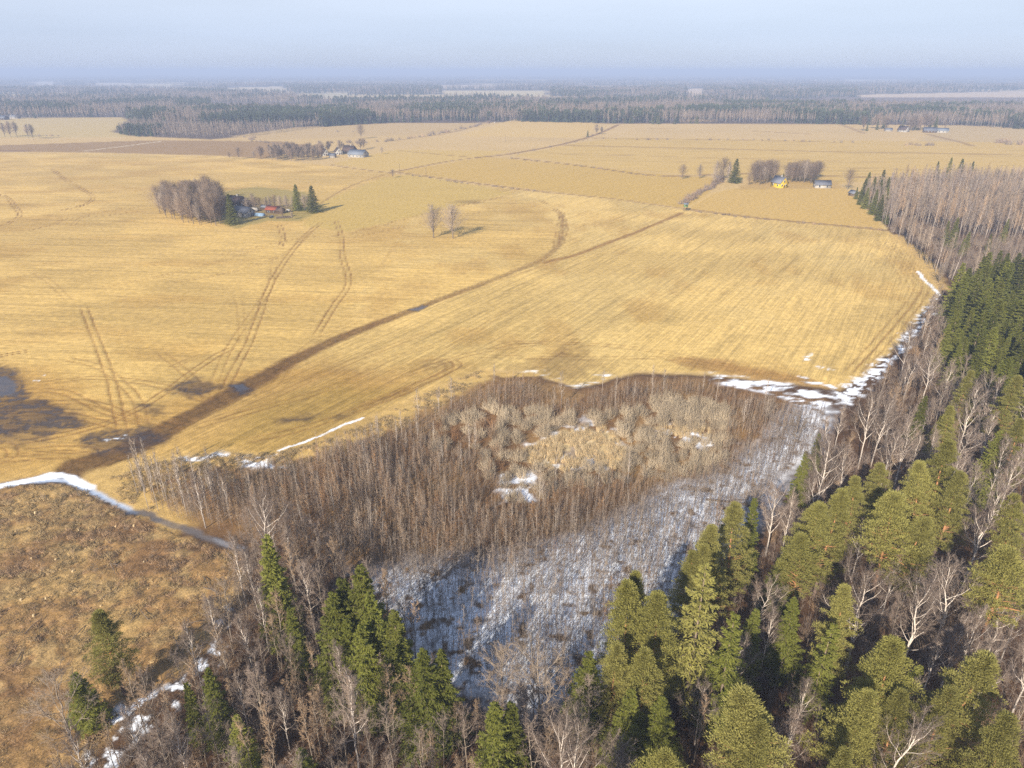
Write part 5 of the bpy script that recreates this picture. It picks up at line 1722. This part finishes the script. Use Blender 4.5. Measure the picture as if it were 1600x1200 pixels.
SAPS = [(sapling(5, 420 + k, 30, .011, .026), [M_BIRCH if k % 2 else M_ALDER, M_TWIG_G if k % 2 else M_TWIG_P]) for k in range(5)]
order = np.argsort(th[:, 1])
near_i = order[:300]
rest = order[300:]
SAPS_ME = [mb.mesh('young_birch', mm) for mb, mm in SAPS]
for k in near_i:
    o = link('young_birch', SAPS_ME[int(RNG.integers(len(SAPS_ME)))])
    o.location = (th[k, 0], th[k, 1], -.1)
    s = hh[k] / 5
    o.scale = (s, s, s)
    o.rotation_euler = (RNG.normal(0, .03), RNG.normal(0, .03), RNG.random() * 6.28)
    tag(o, 'thin bare sapling at the near snowy tip of the thicket', 'sapling', 'saplings at the snowy tip')
isn = sdw[rest] + RNG.normal(0, 3.5, len(rest)) < 0
scatter('snowy_thicket', 'sparse thin grey saplings standing in the snow', 'thicket', th[rest[isn]], hh[rest[isn]] / 5, SAPS, None, -.1, .05)
scatter('sapling_thicket', 'dense brown thicket of slender young trees around the reed bed', 'thicket', th[rest[~isn]], hh[rest[~isn]] / 8, SAPB, None, -.1, .04)
sx_ = fill(SNOWYW, .70)
sx_ = sx_[RNG.random(len(sx_)) < .55 + .22 * smooth(-20, 60, sx_[:, 0]) + .18 * smooth(.36, .62, fbm(sx_[:, 0] / 6, sx_[:, 1] / 6, 152))]
scatter('snow_saplings', 'hair thin young shoots filling the snow between the saplings', 'thicket', sx_, RNG.uniform(.35, .85, len(sx_)), SAPS, None, -.1, .05)
for k in range(110):
    q = th[int(RNG.integers(len(th)))]
    if SNOWYW is not None and not off(q[None], SNOWYW, 3)[0]:
        continue
    tree('aspen', q[0], q[1], RNG.uniform(7, 10.5), 'pale taller stem rising above the brown thicket', 'pale stems in the thicket', None, .7)
print('thicket', len(th))
# dark tussocks in the snow
sn = fill(SNOWYW, 1.15)
sn = sn[RNG.random(len(sn)) < .5]
HUM = [(tuft(.28, .35, 26, 500 + k, .035), [M_HEATH]) for k in range(3)]
scatter('snow_tussocks', 'dark grass tussocks poking through the snow under the saplings', 'tussocks', sn, RNG.uniform(.6, 1.4, len(sn)), HUM)
# willows
WB = [(bush(1.7 + .25 * k, 3.4 - .3 * k, 510 + k, 125, .024, 4), [M_WILLOW]) for k in range(4)]
WB_ME = [mb.mesh('willow_bush', mm) for mb, mm in WB]
RB_ME = [bush(1.6, 3.0, 520 + k, 110, .02, 5).mesh('rusty_bush', [M_RUST if k else M_TWIG_B]) for k in range(2)]
REEDP = world([(812, 708), (845, 690), (900, 672), (948, 668), (978, 700), (968, 735), (915, 728), (880, 738), (825, 722)])
REED2 = world([(1020, 672), (1060, 662), (1110, 672), (1125, 690), (1060, 684)])


def willow(x, y, s, label, group, meshes=WB_ME, name='willow_bush', cat='willow'):
    o = link(name, meshes[int(RNG.integers(len(meshes)))])
    o.location, o.rotation_euler = (x, y, -.1), (0, 0, RNG.random() * 6.28)
    o.scale = (s, s, s * RNG.uniform(.85, 1.15))
    tag(o, label, cat, group)


for x, y in fill(WILLOWZ, 2.75):
    if RNG.random() < .12:
        continue
    P1 = np.array([[x, y]])
    if not off(P1, REEDP, 1.2)[0] or not off(P1, REED2, .6)[0]:
        continue
    u, v = pix(x, y)
    if u < 780 and RNG.random() < .45:
        willow(x, y, RNG.uniform(.8, 1.2), 'rusty brown shrub at the left end of the willow swamp', 'rusty shrubs in the swamp', RB_ME, 'rusty_bush', 'shrub')
    else:
        willow(x, y, RNG.uniform(.6, 1.25), 'rounded grey tan willow bush ' + ('left of the reed bed by the rusty shrubs' if u < 815 else 'behind the pale reed bed' if v < 672 and u < 1000 else 'in front of the pale reed bed' if v > 725 and u < 980 else 'between the reed bed and the big domed clump' if v < 700 else 'in front of the big domed willow clump'), 'willows in the swamp')
for k in range(44):
    a_, r2 = RNG.random() * 6.28, math.sqrt(RNG.random())
    x0, y0 = at(1078, 652)
    willow(x0 + 9.5 * r2 * math.cos(a_), y0 + 8 * r2 * math.sin(a_), 1.25 - .35 * r2, 'grey tan willow in the big domed willow clump behind the reeds', 'big domed willow clump')
rd = fill(REEDP, .8)
rd = rd[fbm(rd[:, 0] / 2.6, rd[:, 1] / 2.6, 160) > .39]
rd2 = fill(REED2, .7)
rd = np.vstack([rd, rd2[RNG.random(len(rd2)) < .5]])
RD = [(tuft(.35, 1.7, 34, 530 + k, .03), [M_REED]) for k in range(3)]
scatter('reeds', 'pale yellow reed bed in the middle of the swamp', 'reeds', rd, RNG.uniform(.7, 1.15, len(rd)), RD)

# undergrowth of the woods
ug = fill(WOODR, 1.75)
ug = ug[visible(ug, 4, 20)]
ug = ug[fbm(ug[:, 0] / 8, ug[:, 1] / 8, 170) > .34]
UG = [(bush(1.2, 2.6, 540 + k, 46, .014, 3), [[M_TWIG_P, M_TWIG_B, M_HEATH][k % 3]]) for k in range(3)] + [(sapling(4.5, 550 + k, 26, .012, .03), [M_ALDER, M_TWIG_P]) for k in range(3)]
scatter('undergrowth', 'purple brown undergrowth between the trees of the mixed wood', 'undergrowth', ug, RNG.uniform(.6, 1.5, len(ug)), UG)
ul = fill(WOODL, 1.6)
ul = ul[visible(ul, 4, 20)]
UL = [(bush(1.0, 2.2, 560 + k, 40, .013, 3), [[M_TWIG_G, M_TWIG_B, M_HEATH][k % 3]]) for k in range(3)] + [(sapling(5, 570 + k, 26, .012, .03), [M_ALDER, M_TWIG_G]) for k in range(4)]
scatter('brushwood', 'grey brown brushwood under the crowded thin trees', 'undergrowth', ul, RNG.uniform(.6, 1.5, len(ul)), UL)
# clearing tussocks
CL = world(CLEAR)
ct = fill(CL, .95)
ct = ct[visible(ct, 1, 20)]
nzv = fbm(ct[:, 0] / 9, ct[:, 1] / 9, 90)
nz2 = fbm(ct[:, 0] / 11 + 4, ct[:, 1] / 11, 91)
ci_ = np.where(nzv > .55, RNG.integers(0, 2, len(ct)), np.where(nz2 > .58, RNG.integers(4, 6, len(ct)), RNG.integers(0, 6, len(ct))))
TU = [(tuft(.40, .55, 34, 580 + k, .035), [M_STRAW if k < 3 else M_HEATH]) for k in range(6)]
scatter('dry_grass', 'straw and heather tussocks covering the cut clearing', 'dry grass', ct, RNG.uniform(.6, 1.6, len(ct)), TU, ci_)
sh = fill(CL, 4.2)
sh = sh[visible(sh, 2, 20) & (fbm(sh[:, 0] / 11 + 4, sh[:, 1] / 11, 91) > .47)]
scatter('clearing_scrub', 'low brown regrowth shoots on the clearing', 'scrub', sh, RNG.uniform(.35, .8, len(sh)), UL[:3] + [(sapling(3, 590, 20, .012, .02), [M_ALDER, M_TWIG_B])])
# verge grass along the field edge
vg = np.vstack([fill(world([(160, 752), (215, 730), (300, 712), (430, 708), (520, 684), (580, 660), (660, 617), (752, 578), (765, 585), (680, 640), (590, 692), (520, 712), (440, 735), (300, 770), (235, 800), (190, 780)]), .9),
                fill(world([(1398, 366), (1420, 376), (1470, 425), (1478, 450), (1466, 452), (1442, 412)]), 1.3)])
vg = vg[fbm(vg[:, 0] / 4, vg[:, 1] / 4, 180) > .42]
scatter('verge_grass', 'tall straw coloured grass on the verge between field and thicket', 'dry grass', vg, RNG.uniform(.7, 1.5, len(vg)), TU[:3])

# stumps and cut branches on the clearing
STUMP = MB().tube([(0, 0, -.2), (0, 0, .05), (0, 0, .38)], [.34, .26, .22], 9).add([(.22 * math.cos(a), .22 * math.sin(a), .38) for a in np.arange(9) * .698], [(0, k, k + 1) for k in range(1, 8)]).mesh('stump', M_REED)
for k in range(26):
    u, v = RNG.uniform(0, 250), RNG.uniform(775, 1000)
    if v < 790 + u * .15 or (v > 900 and k % 2):
        continue
    x, y = at(u, v)
    o = link('stump', STUMP)
    o.location = (x, y, .1)
    s = RNG.uniform(.45, .8)
    o.scale = (s, s, s)
    tag(o, 'pale sawn stump on the brown clearing', 'stump', 'stumps on the clearing')
for k in range(24):
    u, v = RNG.uniform(-20, 330), RNG.uniform(800, 1050)
    if v < 800 + u * .2:
        continue
    x, y = at(u, v)
    a_ = RNG.random() * 6.28
    L = RNG.uniform(1.2, 4)
    o = link('fallen_branch', MB().tube([(0, 0, .25), (L / 2, .1, .45), (L, 0, .35)], [.07, .06, .03], 5).mesh('fallen_branch', M_ALDER))
    o.location, o.rotation_euler = (x, y, 0), (0, 0, a_)
    tag(o, 'grey cut branch lying on the brown clearing', 'branch', 'cut branches on the clearing')
x, y = at(1150, 790)
o = link('fallen_tree', MB().tube([(-6, 0, .5), (0, .2, .6), (6, 0, .4)], [.22, .2, .1], 7).mesh('fallen_tree', M_ALDER))
o.location, o.rotation_euler = (x, y, 0), (0, 0, -.25)
tag(o, 'dark fallen trunk lying across the snow by the slender spruce', 'fallen tree')

# hedges along ditches and lanes
HB = [bush(1.5, 2.0, 600 + k, 46, .035, 3).mesh('hedge_bush', [M_TWIG_B if k % 2 else M_TWIG_P]) for k in range(3)]


def hedge(pts, step, smin, smax, label, group, dens_=1.0, wid=1.5):
    P = curve(world(pts))
    seg = np.hypot(*(P[1:] - P[:-1]).T)
    cum = np.concatenate([[0], np.cumsum(seg)])
    s = 0.0
    while s < cum[-1]:
        if RNG.random() < dens_:
            x, y = np.interp(s, cum, P[:, 0]) + RNG.normal(0, wid), np.interp(s, cum, P[:, 1]) + RNG.normal(0, wid)
            o = link('hedge_bush', HB[int(RNG.integers(3))])
            o.location, o.rotation_euler = (x, y, -.1), (0, 0, RNG.random() * 6.28)
            q = RNG.uniform(smin, smax)
            o.scale = (q * 1.2, q * 1.2, q)
            tag(o, label, 'bush', group)
        s += step * RNG.uniform(.7, 1.3)


hedge([(1066, 318), (1085, 306), (1105, 296), (1122, 285), (1128, 276)], 1.8, .9, 1.9, 'brown bush in the dense hedge left of the small field', 'hedge left of the small field', 1, 1.6)
hedge([(1090, 331), (1180, 342), (1250, 349), (1330, 355), (1386, 360)], 3.0, .5, 1.0, 'low brown bush in the ditch between the stubble and the small field', 'ditch bushes below the small field', .75, .8)
hedge([(640, 274), (720, 286), (800, 295), (850, 300)], 3.2, .5, 1.0, 'low brown bush on the ditch above the green meadow', 'ditch bushes above the meadow', .7, .8)
hedge([(800, 248), (900, 259), (1000, 273), (1060, 276), (1110, 274)], 5, .5, 1.0, 'low brown bush on the long dark ditch', 'bushes on the long ditch', .6, .8)
hedge([(500, 224), (590, 222), (640, 216), (690, 208), (735, 199), (765, 191)], 9, 1.4, 2.6, 'brown bush in the hedge along the far lane', 'far lane hedge', .85, 3)
hedge([(380, 214), (420, 224), (470, 228), (520, 228), (560, 224)], 9, 1.2, 2.2, 'brown bush in the rough strip behind the hamlet belt', 'rough strip bushes', .8, 4)
hedge([(940, 217), (1060, 219), (1180, 219), (1300, 222), (1350, 223)], 9, 1.0, 1.8, 'low brown bush in the far field hedge', 'far field hedge', .75, 3)
hedge([(1420, 226), (1440, 228), (1456, 227)], 6, 1.6, 2.4, 'dark bush in the clump below the far farm', 'bush clump below the far farm', 1, 4)
hedge([(1560, 222), (1590, 226), (1625, 228)], 6, 2.5, 4, 'brown bush at the right border below the far wood', 'right border bushes', 1, 6)
hedge([(65, 213), (90, 212), (108, 212)], 8, 1.0, 1.8, 'low brown bush near the far left tree row', 'far left bushes', 1, 4)
hedge([(465, 208), (500, 206), (560, 206), (590, 205)], 14, .9, 1.6, 'small bush dotted along the far meadow', 'far meadow bushes', .7, 3)
hedge([(800, 242), (850, 232), (900, 222), (930, 211)], 10, .6, 1.4, 'small bush along the far dirt lane', 'dirt lane bushes', .7, 2)

# ------------------------------------------------------------------ far woods
FS = [(far_spruce(19 + k, 700 + k), [M_FARCON, M_SPBARK]) for k in range(3)]
FP = [(far_pine(19 + k, 710 + k), [M_FARCON, M_PIBARK]) for k in range(2)]
FBM = [(far_bare(17 + k, 720 + k, 46, .16), [M_FARTWIG, M_BIRCH if k % 2 else M_ALDER]) for k in range(4)]
FAR = FS + FP + FBM


def far_wood(name, label, pts, spacing, conifer=.3, seed=0, h=(.8, 1.15)):
    P = world(pts)
    xy = fill(P, spacing)
    xy = xy[visible(xy, 20, 120)]
    for P_, c_ in STRIPS:
        xy = xy[off(xy, world(P_), 4)]
    if label.startswith('hazy'):
        xy = xy[fbm(xy[:, 0] / 420, xy[:, 1] / 240, 33, 3) < .59]
    nn = fbm(xy[:, 0] / 130, xy[:, 1] / 90, 800 + seed) + RNG.normal(0, .06, len(xy))
    q = np.quantile(nn, 1 - conifer) if len(xy) else 0
    ix = np.where(nn > q, RNG.integers(0, 5, len(xy)), RNG.integers(5, 9, len(xy)))
    scatter(name, label, 'woodland', xy, RNG.uniform(h[0], h[1], len(xy)), FAR, ix, -.2, .02)
    print(name, len(xy))


far_wood('far_wood', 'dark wood block reaching forward on the left beyond the ploughed field', [(182, 208), (200, 213), (330, 217), (400, 212), (450, 206), (500, 199), (500, 186), (330, 186), (215, 190)], 7, .06, 1, (.5, .75))
far_wood('far_wood', 'tall conifer wood behind the low scrub on the far left', [(215, 196), (330, 200), (470, 198), (560, 190), (560, 176), (330, 178), (225, 186)], 6.5, .55, 2, (.85, 1.2))
far_wood('far_wood', 'wood beyond the far left pale meadow', [(-260, 187), (-100, 187), (100, 185), (195, 183), (215, 190), (330, 180), (330, 164), (100, 164), (-260, 164)], 8, .3, 3)
far_wood('far_wood', 'long middle wood behind the fields and the mast', [(500, 199), (600, 192), (700, 190), (780, 190), (860, 191), (960, 193), (960, 172), (780, 168), (600, 168), (500, 178)], 7, .28, 4)
far_wood('far_wood', 'long wood with white birch stems behind the right hand fields', [(960, 193), (1100, 192), (1220, 193), (1340, 195), (1500, 197), (1650, 205), (1780, 212), (1780, 176), (1500, 172), (1200, 168), (960, 170)], 7, .30, 5)
far_wood('far_wood', 'hazy second wood beyond the far left one', [(-300, 163), (330, 163), (520, 165), (520, 152), (330, 144), (-300, 140)], 13, .25, 6)
far_wood('far_wood', 'hazy wood in front of the pale middle fields', [(520, 167), (960, 169), (960, 158), (860, 152), (700, 153), (520, 156)], 11, .45, 7)
far_wood('far_wood', 'hazy wood left of the pale middle fields', [(340, 144), (520, 146), (560, 152), (690, 150), (690, 139), (520, 134), (330, 135)], 16, .45, 8)
far_wood('far_wood', 'hazy wood block behind the pale sliver of field', [(860, 152), (1075, 154), (1100, 150), (1290, 153), (1340, 152), (1340, 140), (1100, 137), (860, 141)], 13, .35, 9)
far_wood('far_wood', 'hazy long wood on the right behind the pale strip', [(1180, 146), (1340, 148), (1600, 141), (1850, 140), (1850, 134), (1500, 134), (1180, 136)], 18, .25, 10)
far_wood('far_wood', 'hazy trees on the right between the pale strip and the near far wood', [(960, 168), (1200, 166), (1500, 170), (1780, 174), (1780, 162), (1500, 163), (1290, 161), (1150, 157), (960, 158)], 12, .3, 11)
# wide belts to the horizon, joined into coarse clumps
def clump_kind(seed):
    g = np.random.default_rng(seed)
    a, b = MB(), MB()
    for k in range(26):
        x, y = g.uniform(-45, 45, 2)
        h = g.uniform(13, 21)
        if g.random() < .35:
            pts = far_spruce(h, seed * 50 + k)
            t_ = a
        else:
            pts = far_bare(h, seed * 50 + k, 22, .30)
            t_ = b
        V = np.concatenate(pts.V) + np.array([x, y, 0], np.float32)
        t_.add(V, np.concatenate(pts.T))
    return MB().merge(a, 0).merge(b, 1), [M_FARCON, M_FARTWIG]


CK = [clump_kind(900 + k) for k in range(4)]
yy = []
for D0 in np.geomspace(2350, 11000, 50):
    half = 0.80 * D0
    stepx = 72 * (D0 / 2750) ** .5
    xs = np.arange(-half, half, stepx)
    yy.append(np.column_stack([xs + RNG.uniform(-.5, .5, len(xs)) * stepx, D0 + RNG.uniform(-.5, .5, len(xs)) * D0 * .03]))
yy = np.vstack(yy)
ok = fbm(yy[:, 0] / 1100, yy[:, 1] / 300, 31, 3) < .55
for P_, c_ in STRIPS:
    ok &= off(yy, world(P_), 45)
yy = yy[ok]
scatter('horizon_woods', 'endless hazy blue woods reaching the horizon', 'woodland', yy, RNG.uniform(.8, 1.2, len(yy)), CK, None, -.5, 0)
print('objects', len(scene.objects), 'horizon clumps', len(yy))
